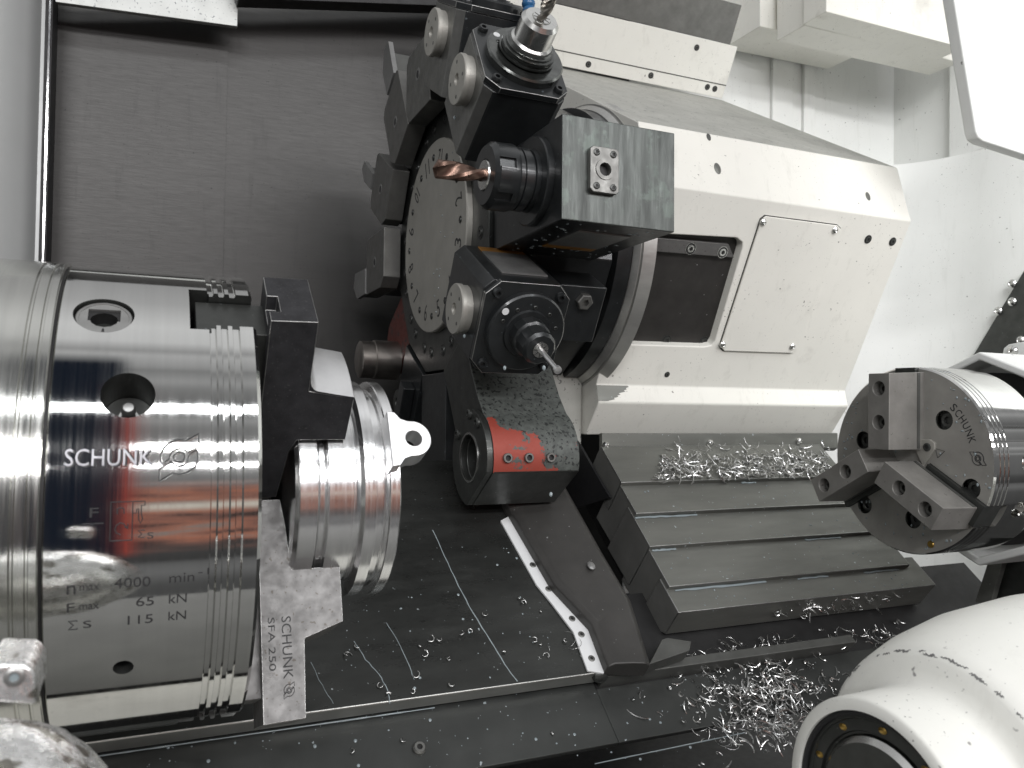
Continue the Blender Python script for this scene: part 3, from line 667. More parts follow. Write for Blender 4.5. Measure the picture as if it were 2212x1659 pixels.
bl([(0, 0), (8.6, 0), (8.6, 16.6), (0, 16.6), (0, 0)])
bl([(8.6, 16.6), (13.4, 16.6), (13.4, 14.8), (12.0, 14.8), (12.0, 11.5), (12.6, 9.0), (11.8, 7.0), (11.0, 9.0), (11.0, 13.4), (10.2, 13.4), (10.2, 11.6), (8.8, 11.6)])
bl([(2.6, 11.4), (2.6, 13.6), (3.2, 14.0), (4.6, 14.0), (5.2, 13.4), (5.2, 11.4)])
bl([(4.0, 2.4), (2.4, 3.4), (1.8, 5.0), (2.4, 6.6), (3.8, 7.6), (5.2, 7.2), (6.8, 5.0)]); bl([(6.9, 7.2), (6.8, 5.0), (5.6, 5.8)])
sigma(-3.4, -2.6, 3.2); put('S', .2, -2.9, 2.6, 2.8)
build(lo_, 'data_engraving', 'engraving', CH)
# stamped lettering on the grey jaw
fj = ck(-67)
def onjaw(r0, x0): return lambda x, y, z: fj(x0 + y, r0 + x, 22 + z)
jl = MB(); write(jl, 'SCHUNK', onjaw(80, 69.0), 33, 5.2, .08); write(jl, 'SFA 250', onjaw(80, 61.8), 28, 3.6, .08)
for L in logo_lines():
    P = [fj(69 + x * 5.6, 114.5 + (1.35 - y) * 6.4, 22.02) for x, y in L]; jl.tube(P, .22, 5)
build(jl, 'stamped_lettering', 'engraving', CH)

# ================================================================== WORKPIECE
WP = thing('workpiece', 'bright turned aluminium flange ring with a drilled ear, clamped in the big chuck', 'workpiece', (105, CKY, CKZ - 67))
wpp = [(74.5, 30), (74.5, 56.5), (76.5, 58.8), (77, 59), (86.6, 59), (87.2, 56), (88.6, 55), (91, 55), (92.4, 56), (93, 59), (106.8, 59), (107.4, 57.6), (109.3, 57.6), (109.6, 63), (111.2, 67), (117.6, 67), (118.2, 62), (119.4, 60.8), (123.6, 60.8), (124.6, 62), (125.2, 66.4), (125.8, 67), (131.2, 67), (132, 66.2), (132, 30)]
build(MB().lathe(wpp, lambda x, a, b: Vector((x, CKY + a, CKZ + b)), 192), 'turned_body', 'aluminium', WP, cylfix=(CKY, CKZ))
fe = ck(27)
ear = [(124.5, -17), (129, -16.5), (132, -12.5), (136, -11)] + [(138 + 11 * math.cos(R_(a)), 11 * math.sin(R_(a))) for a in range(-80, 81, 10)] + [(136, 11), (132, 12.5), (129, 16.5), (124.5, 17)]
build(MB().prism(lambda a, b, c: fe(a, c, b), ear, 60, 75), 'drilled_ear', 'turned_face', WP, bevel=.5,
      cuts=[MB().lathe([(50, 4.8), (90, 4.8)], lambda x, a, b: fe(138.6 + a, x, b), 28)])

# ================================================================== TURRET
TU = thing('tool_turret', 'dark twelve-station turret with a steel number disc, facing left', 'turret', (360, TY, TZ - 160))
def gon(R, off=0): return [(R * math.cos(R_(-14 + off + 30 * k)), R * math.sin(R_(-14 + off + 30 * k))) for k in range(12)]
def tf(a, b, c): return Vector((c, TY - a, TZ + b))
build(MB().prism(tf, gon(156), 299, 420), 'drum', 'black_oxide', TU, bevel=1)
build(MB().prism(tf, gon(153), 287, 298.8), 'front_plate', 'dark_steel', TU, bevel=1)
build(MB().lathe([(420.2, 60), (420.2, 150), (424, 158), (440.5, 158), (440.5, 60)], lambda x, a, b: tf(a, b, x), 96), 'rear_flange', 'black_oxide', TU)
build(MB().lathe([(440.7, 60), (440.7, 159), (442, 160.5), (446, 164), (446.6, 163), (447.6, 163), (448.2, 166), (461, 170), (462, 168), (462, 60)], lambda x, a, b: tf(a, b, x), 128), 'index_ring', 'ring_steel', TU)
build(MB().lathe([(462.2, 60), (462.2, 95), (560, 95), (560, 60)], lambda x, a, b: tf(a, b, x), 64), 'index_body', 'side_steel', TU)
dk = build(MB().lathe([(280.6, .5), (280.6, 104.8), (281.8, 106), (286.9, 106), (286.9, .5)], lambda x, a, b: tf(a, b, x), 128), 'number_disc', 'disc_steel', TU)
for k in range(12):
    num = MB()
    ph = -14 + 30 * k; s_ = str((3 - k - 1) % 12 + 1)
    fr = tu(ph)
    w = 13 if len(s_) == 2 else (3.5 if s_ == '1' else 9)
    # figures stand on the rim, tops towards the centre, read from the left
    write(num, s_, lambda x, y, z, fr=fr, w=w: fr(280.6 - z, 94 - y, x - w / 2), w, 19, .12)
    build(num, 'station_number', 'engraving', TU)
for k in range(12):
    fr = tu(-14 + 30 * k + 15); p = fr(280.5, 88, 0); socket(TU, p, (-1, 0, 0), 3.6, name='disc_screw', rim='dark_steel')
for k in range(12):
    for d in (-9, 9):
        p = tu(1 + 30 * k + d)(286.8, 128, 0); socket(TU, p, (-1, 0, 0), 6.4, name='plate_bolt', rim='dark_steel')

# ---- tool holders
def chamf(x0, x1, t0, t1, c): return [(x0 + c, t0), (x1 - c, t0), (x1, t0 + c), (x1, t1 - c), (x1 - c, t1), (x0 + c, t1), (x0, t1 - c), (x0, t0 + c)]
HG = 'driven tool holders on the turret'
def radial_holder(ph, label, R=243, nutlen=30, nutr=15, nutmat='black_oxide', bodymat='black_oxide', capmat='disc_steel', x0=253, x1=331, T=42, flank='black_oxide', cover='black_oxide'):
    f = tu(ph); xc = (x0 + x1) / 2 + 3
    t = thing('tool_holder', label, 'tool holder', f(xc, 150, 0), HG)
    build(MB().prism(lambda a, b, c: f(a, c, b), chamf(x0, x1, -T, T, 8), 151, R - 6), 'body', [bodymat, flank], t, bevel=1, facemat=lambda c, n: 1 if n[0] < -.6 else 0)
    build(MB().prism(lambda a, b, c: f(a, c, b), chamf(x0, x1 + 1, -T - 1, T + 1, 12), R - 5.8, R), 'face_plate', 'black_oxide', t, bevel=.5, edge_mat='edge_highlight')
    build(MB().hexa(f, x0 + 20, x1 - 14, 168, R - 22, T + .2, T + 1.4), 'label_plate', 'grey_label', t)
    build(MB().hexa(f, x0 + 20, x1 - 14, 156, 167.6, T + .2, T + 1.2), 'label_band', 'orange_label', t)
    for sx in (0, 1):
        for st in (-1, 1):
            screw(t, f((x0 + 10, x1 - 9)[sx], R, st * (T - 9)), f(0, 1, 0) - f(0, 0, 0), 4.6, 4, 2.2, m='black_oxide', name='bolt')
    fl = MB().lathe([(R + .1, 36), (R + 6, 36), (R + 7.5, 34.5), (R + 7.5, 22), (R + 9.5, 21), (R + 9.5, 17)], lambda x, a, b: f(xc + a, x, b), 56)
    build(fl, 'bearing_cover', cover, t)
    for a in (60, 95, 130, 165, 25):
        screw(t, f(xc - 27 * math.cos(R_(a)), R + 7.4, 27 * math.sin(R_(a)) * .9), f(0, 1, 0) - f(0, 0, 0), 1.9, .8, 1.0, m='dark_steel', name='cover_screw')
    build(MB().lathe([(R + 7.5, 3.2), (R + 7.9, 3.0)], lambda x, a, b: f(xc - 24 + a, x, b + 19), 16), 'white_dot', 'white_plastic', t)
    if nutmat != 'black_oxide':
        build(MB().lathe([(R + 9.4, 26), (R + 11, 26), (R + 11.4, 24), (R + 13, 24), (R + 13.4, 25), (R + 16, 25), (R + 16.4, 22.5), (R + 18, 22.5), (R + 18.2, 21), (R + 20, 20)], lambda x, a, b: f(xc + a, x, b), 48), 'spindle_rings', cover, t)
    nt = MB()
    nt.lathe([(R + 9.4, nutr + 2), (R + 9.4 + nutlen * .35, nutr + 2), (R + 9.4 + nutlen * .4, nutr)] + [(R + 9.4 + nutlen * .9, nutr), (R + 9.4 + nutlen, nutr * .84), (R + 9.4 + nutlen, nutr * .5), (R + 9.4 + nutlen - 3, nutr * .34)], lambda x, a, b: f(xc + a, x, b), 12 if nutmat == 'black_oxide' else 40)
    build(nt, 'collet_nut', nutmat, t, angle=25)
    cl = MB().lathe([(R + 9.4 + nutlen - 3, nutr * .5), (R + 9.4 + nutlen + .8, nutr * .46), (R + 9.4 + nutlen + .8, .3)], lambda x, a, b: f(xc + a, x, b), 24)
    co = build(cl, 'collet', 'bright_steel', t)
    sl = MB()
    for k in range(8):
        a = R_(45 * k); top = R + 9.4 + nutlen + .85
        sl.hexa(lambda u, v, w_, a=a: f(xc + u * math.cos(a) - v * math.sin(a), w_, u * math.sin(a) + v * math.cos(a)), nutr * .18, nutr * .44, -.25, .25, top - .2, top + .12)
    build(sl, 'collet_slots', 'deep_dark', co, org=parent_org[co.name])
    # round coupling cap on the left flank
    rc = 205
    capm = MB().lathe([(x0 - .1, 21.5), (x0 - 5.5, 21.5), (x0 - 6, 22.6), (x0 - 9.5, 22.6), (x0 - 10.5, 21.8), (x0 - 10.5, 5.4), (x0 - 8.5, 5.0), (x0 - 8.5, 3), (x0 - 4, 2.8)], lambda x, a, b: f(x, rc + a, b), 48)
    cp = build(capm, 'coupling_cap', [capmat, 'deep_dark'], t, facemat=lambda c, n: 1 if c[0] > x0 - 6 and (c - f(c[0], rc, 0)).length < 5 else 0)
    for k in range(4):
        a = R_(45 + 90 * k + 12); p = f(x0 - 10.4, rc + 15.5 * math.cos(a), 15.5 * math.sin(a)); 
        screw(cp, p, (-1, 0, 0), 1.7, .7, 1.0, m='dark_steel', name='cap_screw') if False else None
        build(MB().lathe([(0, 1.8), (.25, 1.7)], lambda x, a_, b_, p=p: p + Vector((-x, a_, b_)), 12), 'cap_screw', 'side_steel', cp, org=parent_org[cp.name])
    return t, f, xc, R + 9.4 + nutlen
t1, f1, xc1, top1 = radial_holder(-29, 'black square-faced driven tool holder with a small collet, pointing down towards the viewer')
tag(build(MB().lathe([(top1 - 8, 2.3), (top1 + 30, 1.9), (top1 + 34, 1.7), (top1 + 34.3, 3.3), (top1 + 37.4, 3.3), (top1 + 37.8, 1.2)], lambda x, a, b: f1(xc1 + a, x, b), 16), 'slot_cutter', 'turned_face'),
    'tiny bright slot cutter on a thin shank in the lower collet', 'cutter')
t2, f2_, xc2, top2 = radial_holder(31, 'wet black driven tool holder with a bright collet nut holding the long drill', R=236, nutmat='bright_steel', nutr=17, nutlen=34, flank='holder_grey', cover='wet_oxide')
t3, f3_, xc3, top3 = radial_holder(61, 'dark tool holder topmost on the turret, cut off by the photo edge', R=238, flank='holder_grey')
# drill in the upper holder: twisted two-flute bar
def twist(mb, f, xc, r0, r1, rad, pitch, n=70, core=.45, axis='r'):
    o = len(mb.v); k = 16
    for i in range(n + 1):
        u = r0 + (r1 - r0) * i / n; tw = 2 * math.pi * (u - r0) / pitch; sc = 1.0
        if i > n - 6: sc = max(.1, (n - i) / 6.0 * .9 + .1)
        for j in range(k):
            a = 2 * math.pi * j / k; q = abs(math.sin(a)); rr = rad * sc * (1 if q < .62 else 1 - (1 - core) * min(1, (q - .62) / .25))
            p = (rr * math.cos(a + tw), rr * math.sin(a + tw))
            mb.v.append(f(xc + p[0], u, p[1]) if axis == 'r' else f(u, xc + p[0], p[1]))
    for i in range(n):
        for j in range(k): mb.f.append((o + i * k + j, o + i * k + (j + 1) % k, o + (i + 1) * k + (j + 1) % k, o + (i + 1) * k + j))
    mb.f.append(tuple(o + j for j in range(k))); mb.f.append(tuple(o + n * k + j for j in range(k - 1, -1, -1)))
mb = MB(); twist(mb, f2_, xc2, top2 - 4, top2 + 70, 5.6, 42)
tag(build(mb, 'twist_drill', 'carbide', angle=40), 'long dull twist drill standing in the upper bright collet nut', 'drill')
# axial holder with the end mill
fa_ = tu(1)
AH = thing('tool_holder', 'big stained square tool holder carrying the copper end mill', 'tool holder', fa_(345, 150, 0), HG)
ax0, ax1, aR, aT = 291, 397, 289, 42
build(MB().hexa(fa_, ax0, ax1, 151, aR, -aT, aT), 'body', ['black_oxide', 'stained_oxide'], AH, bevel=1,
      facemat=lambda c, n: 1 if n.dot(fa_(0, 1, 0) - fa_(0, 0, 0)) > .7 else 0)
def aface(px, py):
    r = fa_(0, 1, 0) - fa_(0, 0, 0); return on(px, py, r, r.dot(fa_(0, aR, 0)))
c0 = aface(1300, 371)
rn = fa_(0, 1, 0) - fa_(0, 0, 0); tn = fa_(0, 0, 1) - fa_(0, 0, 0)
cpl = build(MB().prism(lambda a, b, c: c0 + Vector((a, 0, 0)) + tn * b + rn * c, chamf(-13.2, 13.2, -18.5, 18.5, 2.5), .1, 5), 'coupling_plate', 'holder_grey', AH, bevel=.7,
      cuts=[MB().lathe([(-1, 5), (8, 5)], lambda x, a, b: c0 + Vector((a, 0, 0)) + tn * (b + .5) + rn * x, 24)])
build(MB().lathe([(.2, 5), (.4, 4.9)], lambda x, a, b: c0 + Vector((a, 0, 0)) + tn * (b + .5) + rn * x, 24), 'dark_bore', 'deep_dark', AH)
build(MB().lathe([(4.9, 8.6), (5.8, 8.4), (5.8, 5.4), (4.9, 5.2)], lambda x, a, b: c0 + Vector((a, 0, 0)) + tn * (b + .5) + rn * x, 28, closed=True), 'bore_rim', 'holder_grey', AH)
for a, b in ((-7.6, 13.4), (7.6, 13.4), (-7.6, -13.4), (7.6, -13.4)): screw(AH, c0 + Vector((a, 0, 0)) + tn * b + rn * 5, rn, 2.9, .8, 1.4, m='dark_steel', name='plate_screw')
build(MB().hexa(fa_, ax0 + 30, ax1 - 26, 205, 262, -aT - 1.4, -aT - .2), 'label_plate', 'grey_label', AH)
build(MB().hexa(fa_, ax0 + 30, ax1 - 26, 193, 204.6, -aT - 1.2, -aT - .2), 'label_band', 'orange_label', AH)
ar, at_ = 240, 0
def axl(x, a, b): return fa_(x, ar + a, at_ + b)
build(MB().lathe([(ax0 - .1, 37), (ax0 - 5, 37), (ax0 - 6, 36), (ax0 - 6, 26)], axl, 64), 'bearing_cover', 'black_oxide', AH)
cpc = MB().lathe([(ax0 - 6.1, 26), (ax0 - 10, 26), (ax0 - 10.5, 24), (ax0 - 12, 24), (ax0 - 12.5, 26), (ax0 - 19, 26), (ax0 - 19.4, 24.6), (ax0 - 20.2, 24.6), (ax0 - 20.6, 26), (ax0 - 24, 26)], axl, 56)
build(cpc, 'collet_chuck', 'black_oxide', AH)
nutc = [MB().hexa(lambda u, v, w_, k=k: fa_(w_, ar + u * math.cos(R_(60 * k + 10)) - v * math.sin(R_(60 * k + 10)), u * math.sin(R_(60 * k + 10)) + v * math.cos(R_(60 * k + 10))), 25.2, 40, -4, 4, ax0 - 43, ax0 - 29) for k in range(6)]
build(MB().lathe([(ax0 - 24.1, 27), (ax0 - 26, 27.6), (ax0 - 42, 27.6), (ax0 - 46, 24), (ax0 - 46, 13.5), (ax0 - 44, 12)], axl, 64), 'collet_nut', 'black_oxide', AH, cuts=nutc)
build(MB().lathe([(ax0 - 44, 13), (ax0 - 47, 12), (ax0 - 47, 4)], axl, 32), 'collet', 'bright_steel', AH)
em = MB(); twist(em, lambda u, r_, t_: fa_(u, r_, t_), ar, ax0 - 47, 201, 7.6, 105, 80, .5, 'x')
tag(build(em, 'end_mill', 'copper_coat', angle=40), 'copper coloured spiral end mill pointing left from the stained holder', 'end mill')
# red boring bar holder
fr_ = tu(-59)
RH = thing('boring_bar_holder', 'red painted boring bar holder, paint worn to grey, with an empty bore', 'tool holder', fr_(277, 318, 0))
bp_ = [(151, 38), (190, 31), (222, 33)] + [(272 + 46 * math.cos(R_(a)), 46 * math.sin(R_(a))) for a in range(125, 39, -8)] + [(309, -27)] + [(272 + 46 * math.cos(R_(a)), 46 * math.sin(R_(a))) for a in range(-42, -128, -8)] + [(222, -36), (151, -38)]
bore = MB().lathe([(262, 21.5), (380, 21.5)], lambda x, a, b: fr_(x, 272 + a, b), 48)
rb = build(MB().prism(lambda a, b, c: fr_(c, a, b), bp_, 280, 367), 'body', ['red_worn', 'dark_steel'], RH, bevel=1.2, cuts=[bore], org=(277, fr_(0, 318, 0)[1], fr_(0, 318, 0)[2]),
           facemat=lambda c, n: 1 if (n.dot(fr_(0, 1, 0) - fr_(0, 0, 0)) > .8 and (c - fr_(c[0], 318, 0)).length < 40) or abs(n[0]) > .8 or (c - fr_(c[0], 272, 0)).length < 24 else 0, angle=40)
ep = [(272 + 45.5 * math.cos(R_(a)), 45.5 * math.sin(R_(a))) for a in range(150, 39, -8)] + [(308.6, -27)] + [(272 + 45.5 * math.cos(R_(a)), 45.5 * math.sin(R_(a))) for a in range(-42, -151, -8)]
build(MB().prism(lambda a, b, c: fr_(c, a, b), ep, 274, 279.9), 'end_cap', 'dark_steel', RH, bevel=.7, cuts=[bore])
build(MB().lathe([(273.4, 23.6), (276, 23.6), (276, 21.6), (273.4, 21.6)], lambda x, a, b: fr_(x, 272 + a, b), 48, closed=True), 'bore_rim', 'bright_steel', RH)
for a, b in ((238, 22), (240, -14), (255, 36)): screw(RH, fr_(274, a, b), (-1, 0, 0), 5.2, 3, 2.6, m='dark_steel', name='cap_bolt')
for xs in (293, 314, 336):
    an = R_(62); p = fr_(xs, 272 + 46 * math.cos(an), 46 * math.sin(an)); nn = fr_(0, math.cos(an), math.sin(an)) - fr_(0, 0, 0)
    build(MB().lathe([(-1, 4.4), (2.6, 4.4), (3, 4.0), (3, 2.7), (.4, 2.6)], lambda x, a, b, p=p, nn=nn: p + nn * x + Vector((1, 0, 0)) * a + nn.cross(Vector((1, 0, 0))) * b, 22), 'set_screw', ['holder_grey', 'deep_dark'], RH,
          facemat=lambda c, n, p=p, nn=nn: 1 if (c - p).dot(nn) < 2.2 and ((c - p) - nn * (c - p).dot(nn)).length < 2.4 else 0)
# lower axial holder, hanging straight down
fb = tu(-89)
LH = thing('tool_holder', 'tall black tool holder hanging below the turret behind the red holder', 'tool holder', fb(320, 305, 0), HG)
build(MB().hexa(fb, 283, 362, 151, 306, -40, 42), 'body', 'black_oxide', LH, bevel=1)
def lxl(x, a, b): return fb(x, 276 + a, -16 + b)
build(MB().lathe([(282.9, 27), (279, 27), (278, 26), (278, 22), (270, 22), (269, 23.5), (256, 23.5), (254, 21), (254, 16), (247, 15), (246, 13), (246, 7), (236, 7)], lxl, 40), 'collet_nut', 'black_oxide', LH)
build(MB().lathe([(246.5, 6.6), (225, 6.6), (224, 5.6)], lxl, 24), 'tool_shank', 'bright_steel', LH)
# far side stations
def turn_holder(ph, label, x0=261, x1=368, R=221, T=37, tip=True, bm='dark_steel', tipt=-1):
    f = tu(ph)
    t = thing('turning_tool_holder', label, 'tool holder', f(330, 150, 0), 'turning tool holders on the far side')
    poly = [(150, -T), (R - 6, -T), (R, -T + 5), (R, T - 8), (R - 8, T), (158, T), (150, T - 8)]
    fp = [(134, -T), (R - 6, -T), (R, -T + 5), (R, T - 8), (R - 8, T), (148, T), (134, T - 12)]
    build(MB().prism(lambda a, b, c: f(c, a, b), poly, x0 + 22, x1), 'body', 'black_oxide', t, bevel=1)
    build(MB().prism(lambda a, b, c: f(c, a, b), fp, x0, x0 + 21.8), 'front_plate', bm, t, bevel=1)
    build(MB().lathe([(x0 - .1, 4.2), (x0 - .5, 4)], lambda x, a, b: f(x, 178 + a, b), 16), 'coolant_port', 'deep_dark', t)
    build(MB().lathe([(x0 - .1, 7), (x0 - .35, 6.8), (x0 - .35, 4.6), (x0 - .1, 4.4)], lambda x, a, b: f(x, 178 + a, b), 20, closed=True), 'port_rim', 'grey_label', t)
    if tip:
        rr0, rr1, ta, tb = tip
        sh = build(MB().hexa(f, x0 + 5, x0 + 28, R - 10, rr0 + (rr1 - rr0) * .62, ta, tb), 'tool_shank', 'side_steel', t, bevel=.8)
        build(MB().prism(lambda a, b, c: f(c, a, b), [(rr0, ta - 1), (rr1 - 8, ta - 3), (rr1, (ta + tb) / 2), (rr1 - 22, tb + 2), (rr0, tb + 1)], x0 - 1, x0 + 4.8), 'insert', 'grey_label', sh, org=parent_org[sh.name])
    return t
turn_holder(91, 'grey chevron-footed tool holder high on the far side of the turret', bm='holder_grey', R=212, T=44, tip=None)
turn_holder(121, 'turning tool holder with a dark pointed insert beside the flecked wall', R=232, tip=(236, 300, -24, 8), bm='holder_mid')
turn_holder(151, 'turning tool holder with a light triangular insert, upper left of the number disc', bm='holder_mid', tip=(226, 290, -6, 13))
turn_holder(181, 'turning tool holder with a stubby tool, level with the number disc on its left', bm='holder_mid', tip=(224, 292, 2, 34))
BH = thing('boring_bar_holder', 'dark reddish boring bar holder at the lower left of the turret, in shade', 'tool holder', tu(211)(330, 150, 0))
f5 = tu(211)
build(MB().prism(lambda a, b, c: f5(c, a, b), [(151, -36)] + [(206 + 40 * math.cos(R_(a)), 40 * math.sin(R_(a))) for a in range(-70, 71, 10)] + [(151, 36)], 290, 372), 'body', 'red_dark', BH, bevel=1)
tag(build(MB().lathe([(240, 3), (240, 20), (242, 23.5), (258, 23.5), (259, 25), (290, 25), (290, 3)], lambda x, a, b: f5(x, 212 + a, 24 + b), 40), 'boring_bar', 'bronze_bar'), 'thick brownish boring bar pointing left behind the black jaw', 'boring bar')
f6 = tu(241)
t6 = thing('turning_tool_holder', 'black chamfered tool block at the bottom left of the turret above the workpiece', 'tool holder', f6(330, 150, 0), 'turning tool holders on the far side')
build(MB().prism(lambda a, b, c: f6(c, a, b), [(151, -38), (228, -38), (240, -20), (240, 30), (222, 38), (151, 38)], 284, 366), 'body', 'black_oxide', t6, bevel=1)
build(MB().hexa(f6, 270, 284, 178, 222, 4, 24), 'clamp_wedge', 'black_oxide', t6, bevel=1.5)
build(MB().lathe([(283.9, 16), (280, 16), (279, 15), (279, 6), (281, 5)], lambda x, a, b: f6(x, 222 + a, b - 22), 32), 'round_plug', 'dark_steel', t6)
# coolant hose bead string and block on the right of the turret
mb = MB(); hp0 = PY(1137, -40, 690); hp1 = PY(1146, 56, 690)
for i in range(7):
    p = hp0.lerp(hp1, i / 6); mb.blob(p, 6.4, 6.4, 6.0, None, 12, 8)
mb.cyl(hp1 + Vector((0, 0, -1)), hp1 + Vector((1.5, 0, -14)), 6.4, 6.8, 16)
tag(build(mb, 'coolant_hose', 'blue_plastic', angle=60), 'blue jointed coolant hose behind the drill at the top edge', 'hose')
p = PY(1262, 612, 690)
cbk = thing('coolant_block', 'black block with a hexagon plug between the square holder and the bright ring', 'block', PY(1255, 770, 700))
build(MB().hexa(f1, 336, 384, 176, 214, -22, 34), 'body', 'black_oxide', cbk, bevel=1.5)
nn = f1(0, 1, 0) - f1(0, 0, 0)
q = f1(362, 214, 20)
build(MB().lathe([(0, 8), (5, 8), (6, 7), (6, 3.4), (2, 3.2)], lambda x, a, b: q + nn * x + Vector((1, 0, 0)) * a + nn.cross(Vector((1, 0, 0))) * b, 6), 'hex_plug', 'holder_grey', cbk)

# ================================================================== SUB-SPINDLE CHUCK (right)
SH = thing('sub_spindle_housing', 'white painted faceted housing ring behind the small chuck at the right edge', 'housing', (800, SY, SZ - 110))
octo = [(99 * math.cos(R_(90 + 45 * k)), 99 * math.sin(R_(90 + 45 * k))) for k in range(8)]
build(MB().prism(lambda a, b, c: Vector((c, SY + a, SZ + b)), octo, 702, 1000), 'shell', 'white_paint', SH, bevel=2,
      cuts=[MB().prism(lambda a, b, c: Vector((c, SY + a, SZ + b)), [(a * .92, b * .92) for a, b in octo], 690, 730)])
build(MB().lathe([(720, 5), (720, 80), (760, 80), (760, 5)], lambda x, a, b: Vector((x, SY + a, SZ + b)), 48), 'spindle_nose', 'deep_dark', SH)
cl = PX(2190, 757, 760)
clip = build(MB().slab([PX(*qq, 770) for qq in ((2162, 782), (2168, 752), (2178, 744), (2212, 738), (2225, 790))], (4, 0, 0)), 'fixing_tab', 'white_paint', SH, bevel=.8)
dome(SH, PX(2189, 758, 769.5), (-1, 0, 0), 5, 4)
SCK = thing('small_chuck', 'small polished three-jaw chuck facing left, at the right edge', 'chuck', (650, SY, SZ - 82))
spf = [(611, 20), (611, 80.6), (612.4, 82), (616, 82), (616.5, 81), (617.5, 81), (618, 82), (621, 82), (621.5, 81), (622.5, 81), (623, 82), (626, 82), (626.5, 81), (627.5, 81), (628, 82), (676, 82), (678, 80), (678, 20)]
cuts = []
for ph in (90, -30, 210):
    f = sk(ph); cuts.append(MB().hexa(f, 600, 634, 20, 100, -10.5, 10.5))
SB = [(-36, 36), (-61, -19), (47, -45), (49, 15), (-6, -51)]
for y_, z_ in SB:
    cuts.append(MB().lathe([(605, 8.2), (620, 8.2)], lambda x, a, b, y_=y_, z_=z_: Vector((x, SY + y_ + a, SZ + z_ + b)), 28))
for ph in (2, -26):
    f = sk(ph); cuts.append(MB().lathe([(72, 7.5), (100, 7.5)], lambda x, a, b, f=f: f(650 + a, x, b), 28))
f = sk(22); cuts.append(MB().hexa(f, 628, 700, 79.5, 90, -1.5, 1.5))
cuts.append(MB().hexa(sk(14), 613, 700, 80.6, 90, -.7, .7))
build(MB().lathe(spf, lambda x, a, b: Vector((x, SY + a, SZ + b)), 192), 'chuck_body', ['chuck_steel', 'small_face'], SCK, cuts=cuts, cylfix=(SY, SZ), facemat=lambda c, n: 1 if n[0] < -.9 else 0)
build(MB().lathe([(605, 19.9), (640, 19.9)], lambda x, a, b: Vector((x + 8, SY + a, SZ + b)), 32), 'centre_bore', 'deep_dark', SCK)
for y_, z_ in SB:
    c = Vector((616, SY + y_, SZ + z_)); 
    build(MB().lathe([(4.8, 8.1), (3.4, 8.1), (3.2, 6.2), (-.5, 6.2), (-1, 5.8), (-1, 3.2), (1, 3.0)], lambda x, a, b, c=c: c + Vector((x, a, b)), 24), 'cap_screw', 'dark_steel', SCK)
for ph in (2, -26):
    f = sk(ph)
    build(MB().lathe([(72.1, 7.4), (74, 7.4), (74, 4), (78, 3.8), (79, 2)], lambda x, a, b, f=f: f(650 + a, x, b), 24), 'rim_screw', 'bright_steel', SCK)
for i, ph in enumerate((90, -30, 210)):
    f = sk(ph)
    jc = [MB().lathe([(560, 6.2), (582, 6.2)], lambda x, a, b, f=f, rr=rr: f(x, rr + a, b - 5), 24) for rr in (33, 62)]
    j = build(MB().prism(lambda a, b, c: f(a, b, c), [(570, 10), (570, 75), (613, 77), (613, 10)], -16, 6), 'jaw', 'small_jaw', SCK, bevel=.6, cuts=jc)
    for rr in (33, 62):
        build(MB().lathe([(581.9, 6.1), (580, 6.1), (580, 5), (576.5, 5), (576.5, 2.6), (579, 2.5)], lambda x, a, b, f=f, rr=rr: f(x, rr + a, b - 5), 20), 'jaw_screw', 'side_steel', j, org=parent_org[j.name])
    build(MB().hexa(f, 603, 606, 11, 76, -16.6, 6.6), 'serration', 'side_steel', j, org=parent_org[j.name])
    build(MB().hexa(f, 607, 628, 21, 81, -10.2, 10.2), 'master_jaw', 'dark_steel', SCK)
# face lettering of the small chuck, along the rim and reading downwards
sl_ = MB()
for k, ch in enumerate('SCHUNK'):
    a = 46 - 5.5 * k; fr = sk(a)
    write(sl_, ch, lambda x, y, z, fr=fr: fr(611 - z, 61.5 + y, -(x - 2.4)), 4.6 if ch != 'I' else 1, 6.6, .15)
for L in logo_lines():
    fr = sk(5)
    sl_.tube([fr(610.9, 60 + y * 10.5, (.5 - x) * 11) for x, y in L], .35, 5)
build(sl_, 'face_lettering', 'engraving', SCK)
tri = MB(); fr = sk(15); tri.tube([fr(610.9, 30 + a, b) for a, b in ((0, -4), (0, 4), (8, 0), (0, -4))], .3, 5)
build(tri, 'index_mark', 'engraving', SCK)
tri = [(611 - .4, 8, -4), (611 - .4, 26, 9), (611 - .4, 26, -9)]
fr = sk(30)
kp = build(MB().prism(lambda a, b, c: fr(c, a, b), [(13, -13), (30, -5), (33, 0), (30, 5), (13, 13)], 608.5, 611.3), 'centre_cover', 'disc_steel', SCK, bevel=.5)
screw(SCK, fr(608.5, 25, 0), (-1, 0, 0), 3.6, 1.2, 1.8, m='dark_steel', name='cover_screw')
build(MB().lathe([(610.8, 3.2), (609.6, 2.6)], lambda x, a, b: Vector((x, SY - 24 + a, SZ - 70 + b)), 14), 'brass_plug', 'brass', SCK)

